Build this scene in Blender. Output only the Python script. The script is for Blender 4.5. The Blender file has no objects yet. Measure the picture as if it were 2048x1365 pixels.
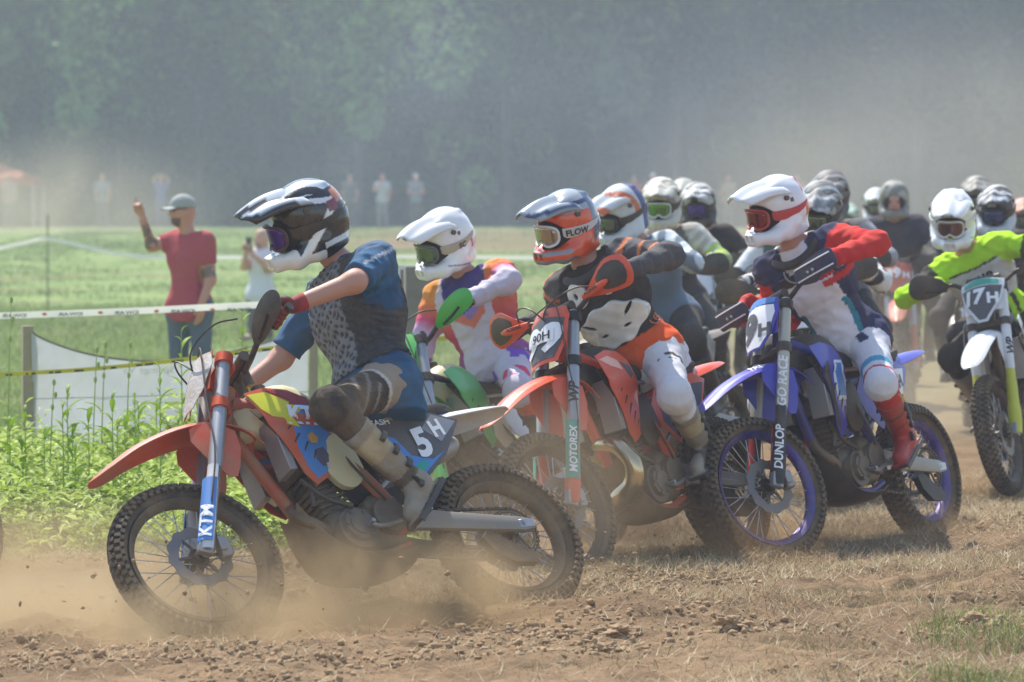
import bpy, bmesh, math, random
import numpy as np
from mathutils import Vector, Matrix, geometry
random.seed(7); RS = np.random.RandomState(7)
SC = bpy.context.scene; COL = SC.collection
rad = math.radians
# ------------------------------------------------------------------ camera, world, sun, exposure
CAMH = 1.5; FPX = 8200.0; PITCH = math.atan(219.5 / FPX)
cd = bpy.data.cameras.new('camera'); cam = bpy.data.objects.new('camera', cd); COL.objects.link(cam)
cam.location = (0, 0, CAMH); cam.rotation_euler = (math.pi / 2 - PITCH, 0, 0)
cd.sensor_width = 36; cd.lens = 36 * FPX / 2048; cd.clip_start = .5; cd.clip_end = 900
cd.dof.use_dof = True; cd.dof.focus_distance = 17.0; cd.dof.aperture_fstop = 5.0
SC.camera = cam
SUN_EL = 57; SUN_AZ = 335      # azimuth of the sun measured clockwise from +Y (behind the scene, a little left)
w = bpy.data.worlds.new('World'); SC.world = w; w.use_nodes = True
nt = w.node_tree; bg = nt.nodes['Background']; sky = nt.nodes.new('ShaderNodeTexSky')
sky.sky_type = 'NISHITA'; sky.sun_disc = False; sky.sun_elevation = rad(SUN_EL); sky.sun_rotation = rad(SUN_AZ)
sky.air_density = 1.3; sky.dust_density = 1.0
nt.links.new(sky.outputs[0], bg.inputs[0]); bg.inputs[1].default_value = .145
sl = bpy.data.lights.new('sun', 'SUN'); sun = bpy.data.objects.new('sun', sl); COL.objects.link(sun)
sl.energy = 4.3; sl.angle = rad(.6); sl.color = (1, .955, .88)
sd = Vector((math.sin(rad(SUN_AZ)) * math.cos(rad(SUN_EL)), math.cos(rad(SUN_AZ)) * math.cos(rad(SUN_EL)), math.sin(rad(SUN_EL))))
sun.rotation_euler = sd.to_track_quat('Z', 'Y').to_euler(); sun.location = (0, 0, 30)
vs = SC.view_settings; vs.view_transform = 'Standard'; vs.look = 'None'; vs.exposure = 0.62; vs.gamma = 1; vs.use_curve_mapping = False
SC.render.engine = 'CYCLES'; SC.cycles.use_denoising = True
SC.cycles.max_bounces = 6; SC.cycles.volume_bounces = 1; SC.cycles.transparent_max_bounces = 12
SC.cycles.volume_step_rate = 2.0; SC.cycles.volume_max_steps = 96
# ------------------------------------------------------------------ general helpers
def at(px, py, D):
    c, s = math.cos(PITCH), math.sin(PITCH); xc = (px - 1024) / FPX; yc = -(py - 682.5) / FPX
    d = Vector((xc, c + s * yc, -s + c * yc)); return Vector((0, 0, CAMH)) + d * (D / d.y)
def hx(h):
    if not isinstance(h, str): return tuple(h)
    h = h.lstrip('#'); o = []
    for i in (0, 2, 4):
        v = int(h[i:i + 2], 16) / 255; o.append(v / 12.92 if v <= .04045 else ((v + .055) / 1.055) ** 2.4)
    return tuple(o)
def tag(o, label=None, cat=None, group=None, kind=None):
    if label: o['label'] = label
    if cat: o['category'] = cat
    if group: o['group'] = group
    if kind: o['kind'] = kind
    return o
def empty(name, M=None):
    o = bpy.data.objects.new(name, None); COL.objects.link(o); o.empty_display_size = .1
    if M is not None: o.matrix_world = M
    return o
MATS = {}
DUST = hx('#9a8262')
def mat(key, col=(.5, .5, .5), rough=.5, metal=0., dirt=.25, dcol=DUST, dscale=5., bump=.0, bscale=60., bd=.01, coat=0., attr=None, trans=0., sub=None, wear=None, spec=.5):
    if key in MATS: return MATS[key]
    m = bpy.data.materials.new(key); m.use_nodes = True; t = m.node_tree; N = t.nodes; L = t.links
    b = N['Principled BSDF']; b.inputs['Roughness'].default_value = rough; b.inputs['Metallic'].default_value = metal
    b.inputs['Coat Weight'].default_value = coat; b.inputs['Specular IOR Level'].default_value = spec
    tc = N.new('ShaderNodeTexCoord')
    if attr:
        a = N.new('ShaderNodeAttribute'); a.attribute_name = attr; src = a.outputs['Color']
    else:
        r = N.new('ShaderNodeRGB'); r.outputs[0].default_value = (*hx(col), 1); src = r.outputs[0]
    if dirt > 0:
        n = N.new('ShaderNodeTexNoise'); n.inputs['Scale'].default_value = dscale; n.inputs['Detail'].default_value = 7; n.inputs['Roughness'].default_value = .68
        L.new(tc.outputs['Object'], n.inputs['Vector'])
        mr = N.new('ShaderNodeMapRange'); mr.inputs[1].default_value = .38; mr.inputs[2].default_value = .72; mr.inputs[3].default_value = dirt * .3; mr.inputs[4].default_value = min(1, dirt * 1.7)
        L.new(n.outputs[0], mr.inputs[0])
        mx = N.new('ShaderNodeMix'); mx.data_type = 'RGBA'; mx.inputs[7].default_value = (*dcol, 1)
        L.new(mr.outputs[0], mx.inputs[0]); L.new(src, mx.inputs[6]); src = mx.outputs[2]
        m2 = N.new('ShaderNodeMapRange'); m2.inputs[3].default_value = rough; m2.inputs[4].default_value = .9
        L.new(mr.outputs[0], m2.inputs[0]); L.new(m2.outputs[0], b.inputs['Roughness'])
        if metal > 0:
            m3 = N.new('ShaderNodeMapRange'); m3.inputs[3].default_value = metal; m3.inputs[4].default_value = 0
            L.new(mr.outputs[0], m3.inputs[0]); L.new(m3.outputs[0], b.inputs['Metallic'])
    L.new(src, b.inputs['Base Color'])
    if bump > 0:
        n2 = N.new('ShaderNodeTexNoise'); n2.inputs['Scale'].default_value = bscale; n2.inputs['Detail'].default_value = 5
        L.new(tc.outputs['Object'], n2.inputs['Vector'])
        bp = N.new('ShaderNodeBump'); bp.inputs['Strength'].default_value = bump; bp.inputs['Distance'].default_value = bd
        L.new(n2.outputs[0], bp.inputs['Height']); L.new(bp.outputs[0], b.inputs['Normal'])
    if trans > 0:
        tr = N.new('ShaderNodeBsdfTranslucent'); L.new(src, tr.inputs[0]); ms = N.new('ShaderNodeMixShader'); ms.inputs[0].default_value = trans
        L.new(b.outputs[0], ms.inputs[1]); L.new(tr.outputs[0], ms.inputs[2]); L.new(ms.outputs[0], N['Material Output'].inputs[0])
    MATS[key] = m; return m
def new_mesh(name, V, Fc, mats=(), mi=None, smooth=None, sharp=40, col=None):
    me = bpy.data.meshes.new(name); V = np.asarray(V, np.float32).reshape(-1, 3)
    if isinstance(Fc, np.ndarray):
        k = Fc.shape[1]; nf = len(Fc); me.vertices.add(len(V)); me.vertices.foreach_set('co', V.ravel())
        me.loops.add(nf * k); me.loops.foreach_set('vertex_index', Fc.astype(np.int32).ravel())
        me.polygons.add(nf); me.polygons.foreach_set('loop_start', np.arange(0, nf * k, k, dtype=np.int32))
        try: me.polygons.foreach_set('loop_total', np.full(nf, k, np.int32))
        except Exception: pass
        me.update(calc_edges=True)
    else:
        me.from_pydata(V.tolist(), [], [list(map(int, f)) for f in Fc])
    for m in mats: me.materials.append(m)
    if mi is not None: me.polygons.foreach_set('material_index', np.asarray(mi, np.int32))
    if col is not None:
        a = me.color_attributes.new('Col', 'FLOAT_COLOR', 'POINT'); c = np.ones((len(V), 4), np.float32); c[:, :3] = col; a.data.foreach_set('color', c.ravel())
    if smooth is not False:
        me.polygons.foreach_set('use_smooth', np.ones(len(me.polygons), bool))
        if sharp and smooth is None: me.set_sharp_from_angle(angle=rad(sharp))
    me.update(); return me
def link(name, me, parent=None, M=None):
    o = bpy.data.objects.new(name, me); COL.objects.link(o)
    if parent is not None: o.parent = parent
    if M is not None: o.matrix_basis = M
    return o
def V3(*a): return np.array(a, float)
def nrm(v): v = np.asarray(v, float); return v / (np.linalg.norm(v) + 1e-9)
def catmull(P, n):
    P = np.asarray(P, float)
    if len(P) < 3: t = np.linspace(0, 1, n)[:, None]; return P[0] * (1 - t) + P[-1] * t
    Q = np.vstack([2 * P[0] - P[1], P, 2 * P[-1] - P[-2]]); out = []; seg = len(P) - 1
    for t in np.linspace(0, seg - 1e-6, n):
        i = int(t); u = t - i; a, b, c, d = Q[i:i + 4]
        out.append(.5 * (2 * b + (c - a) * u + (2 * a - 5 * b + 4 * c - d) * u * u + (3 * b - 3 * c + d - a) * u ** 3))
    return np.array(out)
class MB:
    def __init__(s): s.V = []; s.F = []; s.M = []; s.n = 0
    def add(s, V, Fc, m=0):
        V = np.asarray(V, float).reshape(-1, 3); s.V.append(V); s.F += [[i + s.n for i in f] for f in Fc]; s.M += [m] * len(Fc); s.n += len(V); return s
    def rings(s, R, m=0, caps=True, closed=False):
        R = np.asarray(R, float); k, n = R.shape[:2]; Fc = []
        for i in range(k if closed else k - 1):
            a, b = i * n, ((i + 1) % k) * n
            for j in range(n): j2 = (j + 1) % n; Fc.append([a + j, a + j2, b + j2, b + j])
        if caps and not closed: Fc.append(list(range(n))[::-1]); Fc.append([(k - 1) * n + j for j in range(n)])
        return s.add(R, Fc, m)
    def tube(s, P, r, n=8, m=0, smooth=0, closed=False, ry=None):
        P = np.asarray(P, float)
        rr = np.full(len(P), r, float) if np.isscalar(r) else np.asarray(r, float)
        if smooth: rr = np.interp(np.linspace(0, len(P) - 1, smooth), np.arange(len(P)), rr); P = catmull(P, smooth)
        k = len(P); T = np.gradient(P, axis=0) if not closed else (np.roll(P, -1, 0) - np.roll(P, 1, 0))
        T /= np.linalg.norm(T, axis=1)[:, None] + 1e-12
        up = V3(0, 0, 1) if abs(T[0][2]) < .9 else V3(0, 1, 0); u = nrm(np.cross(up, T[0])); R = []
        a = np.linspace(0, 2 * math.pi, n, endpoint=False)
        for i in range(k):
            u = nrm(u - T[i] * np.dot(u, T[i])); v = np.cross(T[i], u)
            R.append(P[i] + rr[i] * (np.cos(a)[:, None] * u + np.sin(a)[:, None] * v * (ry or 1)))
        return s.rings(R, m, True, closed)
    def cyl(s, a, b, r, n=16, m=0, r2=None): return s.tube([a, b], [r, r if r2 is None else r2], n, m)
    def box(s, c, size, R=None, m=0, bv=.15):
        c = np.asarray(c, float); h = np.asarray(size, float) / 2; d = min(h) * bv; P = []
        for x in (-1, 1):
            for y in (-1, 1):
                for z in (-1, 1):
                    q = V3(x, y, z)
                    for k in range(3):
                        e = h.copy(); e -= d; e[k] += d; P.append(q * e)
        P = np.array(P); bm = bmesh.new(); [bm.verts.new(p) for p in P]; r = bmesh.ops.convex_hull(bm, input=bm.verts)
        bm.verts.index_update(); V = np.array([v.co for v in bm.verts]); Fc = [[v.index for v in f.verts] for f in bm.faces]; bm.free()
        if R is not None: V = V @ np.asarray(R, float).T
        return s.add(V + c, Fc, m)
    def ball(s, c, r, m=0, nu=12, nv=8, R=None):
        c = np.asarray(c, float); r = np.full(3, r, float) if np.isscalar(r) else np.asarray(r, float); R_ = []
        for i in range(nv + 1):
            t = math.pi * (i + .001) / (nv + .002); a = np.linspace(0, 2 * math.pi, nu, endpoint=False)
            q = np.stack([np.sin(t) * np.cos(a) * r[0], np.sin(t) * np.sin(a) * r[1], np.full(nu, -np.cos(t) * r[2])], 1)
            R_.append((q @ np.asarray(R).T if R is not None else q) + c)
        return s.rings(R_, m)
    def build(s, name, mats, parent=None, M=None, sharp=40):
        me = new_mesh(name, np.vstack(s.V), s.F, mats if isinstance(mats, (list, tuple)) else [mats], s.M, None, sharp)
        return link(name, me, parent, M)
def smooth_poly(P, n=6):
    """closed Catmull-Rom outline through P"""
    P = np.asarray(P, float); k = len(P); out = []
    for i in range(k):
        a, b, c, d = P[i - 1], P[i], P[(i + 1) % k], P[(i + 2) % k]
        for u in np.arange(n) / n:
            out.append(.5 * (2 * b + (c - a) * u + (2 * a - 5 * b + 4 * c - d) * u * u + (3 * b - 3 * c + d - a) * u ** 3))
    return np.array(out)
def dens(P, h):
    P = np.asarray(P, float); out = []
    for i in range(len(P)):
        a, b = P[i], P[(i + 1) % len(P)]; k = max(1, int(np.linalg.norm(b - a) / h))
        for j in range(k): out.append(a + (b - a) * j / k)
    return np.array(out)
def plate(outline, fmap, thick=.004, h=.025, round_=0):
    """bent plate: 2D outline triangulated, mapped by fmap(u,v)->(pos, normal)"""
    O = smooth_poly(outline, round_) if round_ else np.asarray(outline, float)
    O = dens(O, h); n = len(O); lo, hi = O.min(0), O.max(0); pts = []
    xs = np.arange(lo[0] + h * .5, hi[0], h); ys = np.arange(lo[1] + h * .5, hi[1], h)
    for x in xs:
        for y in ys:
            ins = False; j = n - 1
            for i in range(n):
                if (O[i][1] > y) != (O[j][1] > y) and x < (O[j][0] - O[i][0]) * (y - O[i][1]) / (O[j][1] - O[i][1]) + O[i][0]: ins = not ins
                j = i
            if ins and np.min(np.hypot(O[:, 0] - x, O[:, 1] - y)) > h * .4: pts.append((x, y))
    allp = [Vector(p) for p in O.tolist()] + [Vector(p) for p in pts]
    vo, _, fo, *_ = geometry.delaunay_2d_cdt(allp, [(i, (i + 1) % n) for i in range(n)], [list(range(n))], 1, 1e-6)
    A = np.array([fmap(p[0], p[1]) for p in vo]); P = A[:, 0]; Nn = A[:, 1]; k = len(P)
    Vt = np.vstack([P + Nn * thick / 2, P - Nn * thick / 2]); Fc = [list(f) for f in fo] + [[i + k for i in f[::-1]] for f in fo]
    cnt = {}
    for f in fo:
        for a, b in zip(f, list(f[1:]) + [f[0]]): cnt[(a, b)] = 1
    for (a, b) in cnt:
        if (b, a) not in cnt: Fc.append([b, a, a + k, b + k])
    return Vt, Fc
def sideplate(y0, cx, cz, bulge=0., sx=0., sz=0., side=1, off=0.):
    """map (x,z) of the side view to a bent panel at lateral y"""
    def f(x, z):
        dx, dz = x - cx, z - cz
        y = y0 + sx * dx + sz * dz - bulge * (dx * dx + dz * dz)
        n = nrm(V3(-(sx - 2 * bulge * dx), 1, -(sz - 2 * bulge * dz)))
        p = V3(x, y, z) + n * off
        if side < 0: p = p * V3(1, -1, 1); n = n * V3(1, -1, 1)
        return p, n
    return f
def planemap(o, u, v):
    o, u, v = map(lambda a: np.asarray(a, float), (o, u, v)); n = nrm(np.cross(u, v))
    return lambda a, b: (o + u * a + v * b, n)
TXT = {}
def text2d(s, bold=.02, shear=0., spacing=1.0):
    key = (s, bold, shear, spacing)
    if key in TXT: return TXT[key]
    c = bpy.data.curves.new('t', 'FONT'); c.body = s; c.size = 1; c.offset = bold; c.shear = shear; c.space_character = spacing; c.align_x = 'CENTER'; c.align_y = 'CENTER'; c.resolution_u = 3
    o = bpy.data.objects.new('t', c); COL.objects.link(o); bpy.context.view_layer.update()
    me = bpy.data.meshes.new_from_object(o.evaluated_get(bpy.context.evaluated_depsgraph_get()))
    bm = bmesh.new(); bm.from_mesh(me); bmesh.ops.triangulate(bm, faces=bm.faces)
    V = np.array([v.co[:2] for v in bm.verts]); Fc = [[v.index for v in f.verts] for f in bm.faces]; bm.free()
    bpy.data.objects.remove(o); bpy.data.curves.remove(c); bpy.data.meshes.remove(me)
    if len(V):
        mn, mx_ = V.min(0), V.max(0); V = V - (mn + mx_) / 2; V /= (mx_ - mn)[1] if len(s) else 1
    TXT[key] = (V, Fc); return V, Fc
def lettering(s, fmap, c, h, parent, m, name='lettering', ang=0., flipx=1, sx=1., bold=.03, shear=0., off=.0035, spacing=1., M=None):
    """flat print: text of cap height h centred at c in the 2D space of fmap"""
    V, Fc = text2d(s, bold, shear, spacing); V = V * V3(sx, 1)[:2] * h
    ca, sa = math.cos(ang), math.sin(ang); V = np.stack([V[:, 0] * ca - V[:, 1] * sa, V[:, 0] * sa + V[:, 1] * ca], 1) * np.array([flipx, 1]) + np.array(c)
    bm = bmesh.new(); vs_ = [bm.verts.new((a, b, 0)) for a, b in V]
    for f in Fc:
        try: bm.faces.new([vs_[i] for i in f])
        except ValueError: pass
    for _ in range(5):
        es = [e for e in bm.edges if e.calc_length() > .028]
        if es: bmesh.ops.subdivide_edges(bm, edges=es, cuts=1); bmesh.ops.triangulate(bm, faces=bm.faces)
    bm.verts.index_update(); W = np.array([v.co for v in bm.verts]); Fc = [[v.index for v in f.verts] for f in bm.faces]; bm.free()
    P = []
    for a, b, _ in W: p, n = fmap(a, b); P.append(p + n * off)
    me = new_mesh(name, P, Fc, [m], None, False); return link(name, me, parent, M)
# ------------------------------------------------------------------ signed-distance body modeller
def cap(a, b, ra, rb=None, k=.03, wr=0., wf=60., sc=None): return ('c', V3(*a), V3(*b), ra, ra if rb is None else rb, k, wr, wf, sc)
def ell(c, r, R=None, k=.03): return ('e', V3(*c), V3(*r), None if R is None else np.asarray(R, float), k)
def bxx(c, h, R=None, r=.01, k=.02): return ('b', V3(*c), V3(*h), None if R is None else np.asarray(R, float), r, k)
def sdf(P, prims):
    f = None
    for q in prims:
        neg = False
        if q[0] == '-': neg = True; q = q[1]
        if q[0] == 'c':
            _, a, b, ra, rb, k, wr, wf, sc = q; ba = b - a; L2 = float(ba @ ba) + 1e-12; pa = P - a; t = np.clip(pa @ ba / L2, 0, 1)
            if sc is not None:   # flatten: sc = (axis, factor)
                D = pa - t[:, None] * ba; ax_, s_ = sc; comp = D @ ax_; d = np.sqrt(np.maximum((D * D).sum(1) - comp ** 2, 0) + (comp / s_) ** 2) - (ra + (rb - ra) * t)
            else: d = np.linalg.norm(pa - t[:, None] * ba, axis=1) - (ra + (rb - ra) * t)
            if wr:
                L = math.sqrt(L2); u = nrm(np.cross(ba, V3(.3, .8, .52))); v = np.cross(nrm(ba), u); x, y = pa @ u, pa @ v; an = np.arctan2(y, x)
                ph = t * L * wf + 1.9 * np.sin(an + 5 * a[0]) + .9 * np.sin(2 * an + 3 * t + 9 * b[2]); d = d + wr * (np.abs(np.sin(ph * .5)) ** .6 - .55) * (.6 + .4 * np.sin(an * 1.0 + 2.5 * t * L * 9))
        elif q[0] == 'e':
            _, c, r, R, k = q; p = P - c
            if R is not None: p = p @ R
            k0 = np.linalg.norm(p / r, axis=1); k1 = np.linalg.norm(p / (r * r), axis=1) + 1e-9; d = k0 * (k0 - 1) / k1
        elif q[0] == 'b':
            _, c, h, R, r_, k = q; p = P - c
            if R is not None: p = p @ R
            z = np.abs(p) - h + r_; d = np.linalg.norm(np.maximum(z, 0), axis=1) + np.minimum(z.max(1), 0) - r_
        elif q[0] == 'p':   # half space cut: keep where (P-c).n < 0
            _, c, n = q; d = (P - c) @ n; f = np.maximum(f, d); continue
        if f is None: f = d; continue
        if neg: h_ = np.maximum(k - np.abs(f + d), 0) / k; f = np.maximum(f, -d) + h_ * h_ * k * .25
        else: h_ = np.maximum(k - np.abs(f - d), 0) / k; f = np.minimum(f, d) - h_ * h_ * k * .25
    return f
def cut(c, n): return ('p', V3(*c), nrm(n))
def sdf_mesh(prims, h, extra=None, pad=.03):
    lo = np.full(3, 9e9); hi = -lo
    for q in prims:
        if q[0] == 'c': r = max(q[3], q[4]) * (max(1, q[8][1]) if q[8] else 1); lo = np.minimum(lo, np.minimum(q[1], q[2]) - r); hi = np.maximum(hi, np.maximum(q[1], q[2]) + r)
        elif q[0] in 'eb': r = max(q[2]); lo = np.minimum(lo, q[1] - r); hi = np.maximum(hi, q[1] + r)
    lo -= pad; hi += pad; n = np.ceil((hi - lo) / h).astype(int) + 1
    g = [lo[i] + h * np.arange(n[i]) for i in range(3)]
    P = np.stack(np.meshgrid(*g, indexing='ij'), -1).reshape(-1, 3)
    f = sdf(P, prims)
    if extra is not None: f = extra(P, f)
    f = f.reshape(n); s = f < 0
    C = np.zeros(tuple(n - 1), np.int8)
    for a in (0, 1):
        for b in (0, 1):
            for c in (0, 1): C += s[a:n[0] - 1 + a, b:n[1] - 1 + b, c:n[2] - 1 + c]
    idx = np.argwhere((C > 0) & (C < 8)); N = len(idx); IM = np.full(tuple(n - 1), -1, int); IM[tuple(idx.T)] = np.arange(N)
    acc = np.zeros((N, 3)); cnt = np.zeros(N); cor = [(a, b, c) for a in (0, 1) for b in (0, 1) for c in (0, 1)]
    val = {c: f[idx[:, 0] + c[0], idx[:, 1] + c[1], idx[:, 2] + c[2]] for c in cor}
    for i in range(8):
        for j in range(i + 1, 8):
            a, b = np.array(cor[i]), np.array(cor[j])
            if np.abs(a - b).sum() != 1: continue
            va, vb = val[cor[i]], val[cor[j]]; mk = (va < 0) != (vb < 0); t = np.where(mk, va / np.where(mk, va - vb, 1), 0)
            acc += np.where(mk[:, None], a + t[:, None] * (b - a), 0); cnt += mk
    V = lo + h * (idx + acc / np.maximum(cnt, 1)[:, None]); Q = []
    for ax in range(3):
        sl0 = [slice(None)] * 3; sl1 = [slice(None)] * 3; sl0[ax] = slice(0, -1); sl1[ax] = slice(1, None)
        e = np.argwhere(s[tuple(sl0)] != s[tuple(sl1)]); o1, o2 = (ax + 1) % 3, (ax + 2) % 3
        e = e[(e[:, o1] > 0) & (e[:, o2] > 0) & (e[:, o1] < n[o1] - 1) & (e[:, o2] < n[o2] - 1)]
        if not len(e): continue
        ins = s[tuple(e.T)]; c = []
        for d1, d2 in ((-1, -1), (0, -1), (0, 0), (-1, 0)):
            k = e.copy(); k[:, o1] += d1; k[:, o2] += d2; c.append(IM[tuple(k.T)])
        q = np.stack(c, 1); q[~ins] = q[~ins][:, ::-1]; Q.append(q)
    Q = np.vstack(Q); Q = Q[(Q >= 0).all(1)]; return V, Q
def sdf_obj(name, prims, h, m, parent=None, colf=None, extra=None, M=None):
    V, Q = sdf_mesh(prims, h, extra)
    me = new_mesh(name, V, Q, [m], None, True, None, colf(V) if colf else None)
    return link(name, me, parent, M)
# ------------------------------------------------------------------ dirt bike
RAKE = rad(26); AXV = V3(-math.sin(RAKE), 0, math.cos(RAKE)); FN = V3(math.cos(RAKE), 0, math.sin(RAKE))
FB = V3(1.465, 0, .36); FT = FB + .93 * AXV; AX0 = FT - V3(.02, 0, .01); YV = V3(0, 1, 0)
def steerM(a):
    return Matrix.Translation(Vector(AX0)) @ Matrix.Rotation(a, 4, Vector(AXV)) @ Matrix.Translation(-Vector(AX0))
def pose(q):
    X, Y, Z, psi, roll, pitch, st = q
    return Matrix.Translation((X, Y, Z)) @ Matrix.Rotation(math.pi + rad(psi), 4, 'Z') @ Matrix.Rotation(rad(roll), 4, 'X') @ Matrix.Rotation(rad(pitch), 4, 'Y')
TYRE = mat('tyre_rubber', '#2b2a29', .75, dirt=.42, dscale=9, bump=.4, bscale=90)
BLK = mat('black_plastic', '#1c1c1e', .45, dirt=.22)
BLKM = mat('black_metal', '#26262a', .4, .6, dirt=.35)
ENG = mat('engine_casting', '#6e6a66', .5, .7, dirt=.55, dscale=7, bump=.3, bscale=40)
STEEL = mat('steel', '#b9bcc0', .25, 1., dirt=.18)
ALU = mat('aluminium', '#a9aaad', .38, .85, dirt=.32)
CHROME = mat('chrome', '#d8d8da', .12, 1., dirt=.08)
DIRTY = mat('mud_covered', '#5a4c3e', .8, dirt=.6, bump=.5, bscale=50)
WHT = mat('white_plastic', '#e8e8ea', .35, dirt=.15, coat=.3)
PRINTB = mat('black_print', '#15161a', .5, dirt=.08); PRINTW = mat('white_print', '#f0f0f2', .5, dirt=.08)
MESHC = {}
def tyre_mesh(kind, far):
    key = ('tyre', kind, far)
    if key in MESHC: return MESHC[key]
    R, w_, rim = (.35, .082, .272) if kind == 'f' else (.34, .112, .248)
    b = MB(); n = 40 if far else 80; prof = []
    rc = (R - .012 + rim) / 2; hh = (R - .012 - rim) / 2
    for a in np.linspace(-2.55, 2.55, 13):
        prof.append((rc + hh * math.cos(a), w_ * .5 * math.sin(a) * (1.0 if abs(a) < 1.7 else .85)))
    rg = []
    for i in range(n):
        t = 2 * math.pi * i / n; rg.append([(r * math.cos(t), y, r * math.sin(t)) for r, y in prof])
    R_ = np.array(rg); k = len(prof); Fc = []
    for i in range(n):
        for j in range(k):
            a, c = i * k, ((i + 1) % n) * k; j2 = (j + 1) % k; Fc.append([a + j, c + j, c + j2, a + j2])
    b.add(R_, Fc)
    nk = 30 if far else 60; kh = .016 if kind == 'f' else .018
    rows = [(-.36, .5, 0), (.36, .5, 0), (-1.0, .42, .5), (1.0, .42, .5), (-.0, .42, .5)] + ([] if far else [(-1.42, .3, 0), (1.42, .3, 0)])
    for i in range(nk):
        for a, wd, ph in rows:
            t = 2 * math.pi * (i + ph) / nk + RS.uniform(-.006, .006); ca, sa = math.cos(a), math.sin(a)
            r = rc + (hh) * ca; y = w_ * .5 * sa; er = V3(math.cos(t), 0, math.sin(t)); et = V3(-math.sin(t), 0, math.cos(t))
            nn = nrm(er * ca + YV * sa); ll = np.cross(nn, et); Rm = np.stack([et, ll, nn], 1)
            b.box(er * r + YV * y + nn * kh * .35, (.0185 if not far else .034, w_ * .36 * wd / .5, kh), Rm, 0, .25)
    me = new_mesh('tyre', np.vstack(b.V), b.F, [TYRE], None, None, 35); MESHC[key] = me; return me
def rim_mesh(kind, m):
    key = ('rim', kind, m.name)
    if key in MESHC: return MESHC[key]
    r, w_ = (.272, .028) if kind == 'f' else (.248, .034); b = MB(); n = 64; prof = [(r, -w_), (r + .006, -w_ - .003), (r + .004, -w_ * .6), (r - .014, -w_ * .45), (r - .018, 0), (r - .014, w_ * .45), (r + .004, w_ * .6), (r + .006, w_ + .003), (r, w_), (r - .020, w_ * .5), (r - .026, 0), (r - .020, -w_ * .5)]
    rg = [[(p * math.cos(2 * math.pi * i / n), y, p * math.sin(2 * math.pi * i / n)) for p, y in prof] for i in range(n)]
    R_ = np.array(rg); k = len(prof); Fc = []
    for i in range(n):
        for j in range(k): a, c = i * k, ((i + 1) % n) * k; j2 = (j + 1) % k; Fc.append([a + j, a + j2, c + j2, c + j])
    b.add(R_, Fc); me = new_mesh('rim', np.vstack(b.V), b.F, [m], None, None, 40); MESHC[key] = me; return me
def spoke_mats(kind):
    r = (.252 if kind == 'f' else .228); out = []
    for i in range(32):
        t = 2 * math.pi * i / 32; sd_ = 1 if i % 2 else -1; off = .42 * (1 if (i // 2) % 2 else -1)
        a = V3(.032 * math.cos(t + off * 2.6), sd_ * .03, .032 * math.sin(t + off * 2.6)); b_ = V3(r * math.cos(t), sd_ * .006, r * math.sin(t)); out.append((a, b_))
    return out
def spoke_mesh():
    if 'sp' not in MESHC: b = MB(); b.cyl((0, 0, 0), (0, 0, 1), .0023, 5); MESHC['sp'] = new_mesh('spoke', np.vstack(b.V), b.F, [STEEL], None, None)
    return MESHC['sp']
def disc_mesh(r0, r1, wave):
    key = ('disc', r0, r1)
    if key in MESHC: return MESHC[key]
    n = 96; V = []
    for y in (.0015, -.0015):
        for i in range(n):
            t = 2 * math.pi * i / n; V.append((r0 * math.cos(t), y, r0 * math.sin(t)))
            rr = r1 * (1 + wave * math.cos(12 * t)); V.append((rr * math.cos(t), y, rr * math.sin(t)))
    Fc = []
    for i in range(n):
        j = (i + 1) % n; a, b_, c, d = 2 * i, 2 * i + 1, 2 * j + 1, 2 * j; m_ = 2 * n
        if (i % 8) in (3, 4) and False: continue
        Fc += [[a, d, c, b_], [a + m_, b_ + m_, c + m_, d + m_], [b_, c, c + m_, b_ + m_], [a, a + m_, d + m_, d]]
    me = new_mesh('brake_disc', V, Fc, [mat('disc_steel', '#77777c', .4, .9, dirt=.35)], None, False); MESHC[key] = me; return me
def wheel(kind, root, M, c, far):
    hb = MB(); hb.cyl((0, -.055, 0), (0, .055, 0), .024, 14); hb.cyl((0, -.034, 0), (0, -.026, 0), .042, 18); hb.cyl((0, .026, 0), (0, .034, 0), .042, 18); hb.cyl((0, -.09, 0), (0, .09, 0), .011, 10)
    w_ = hb.build('front_wheel' if kind == 'f' else 'rear_wheel', c['hub'], root, M)
    link('tyre', tyre_mesh(kind, far), w_); link('rim', rim_mesh(kind, c['rim']), w_)
    if far:
        sb = MB(); [sb.cyl(a, b_, .002, 4) for a, b_ in spoke_mats(kind)]; sb.build('spokes', STEEL, w_)['kind'] = 'stuff'
    else:
        for a, b_ in spoke_mats(kind):
            d = b_ - a; L = np.linalg.norm(d); Q = Vector(d).to_track_quat('Z', 'Y').to_matrix().to_4x4()
            link('spoke', spoke_mesh(), w_, Matrix.Translation(Vector(a)) @ Q @ Matrix.Diagonal((1, 1, L, 1)))
    link('brake_disc', disc_mesh(.085, .13 if kind == 'f' else .118, .035), w_, Matrix.Translation((0, .045 if kind == 'f' else -.045, 0)))
    cb = MB()
    for i in range(6):
        t = math.pi / 3 * i; y = .045 if kind == 'f' else -.045; cb.box((.065 * math.cos(t), y, .065 * math.sin(t)), (.055, .004, .012), np.array([[math.cos(t), 0, -math.sin(t)], [0, 1, 0], [math.sin(t), 0, math.cos(t)]]))
    cb.build('disc_carrier', c['hub'], w_)
    return w_
def ringsec(c, u, v, a, b, n=14, p=2.6, m=0):
    t = np.linspace(0, 2 * math.pi, n, endpoint=False); ct, st = np.cos(t), np.sin(t)
    return c + np.outer(np.sign(ct) * np.abs(ct) ** (2 / p) * a, u) + np.outer(np.sign(st) * np.abs(st) ** (2 / p) * b, v)
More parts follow.
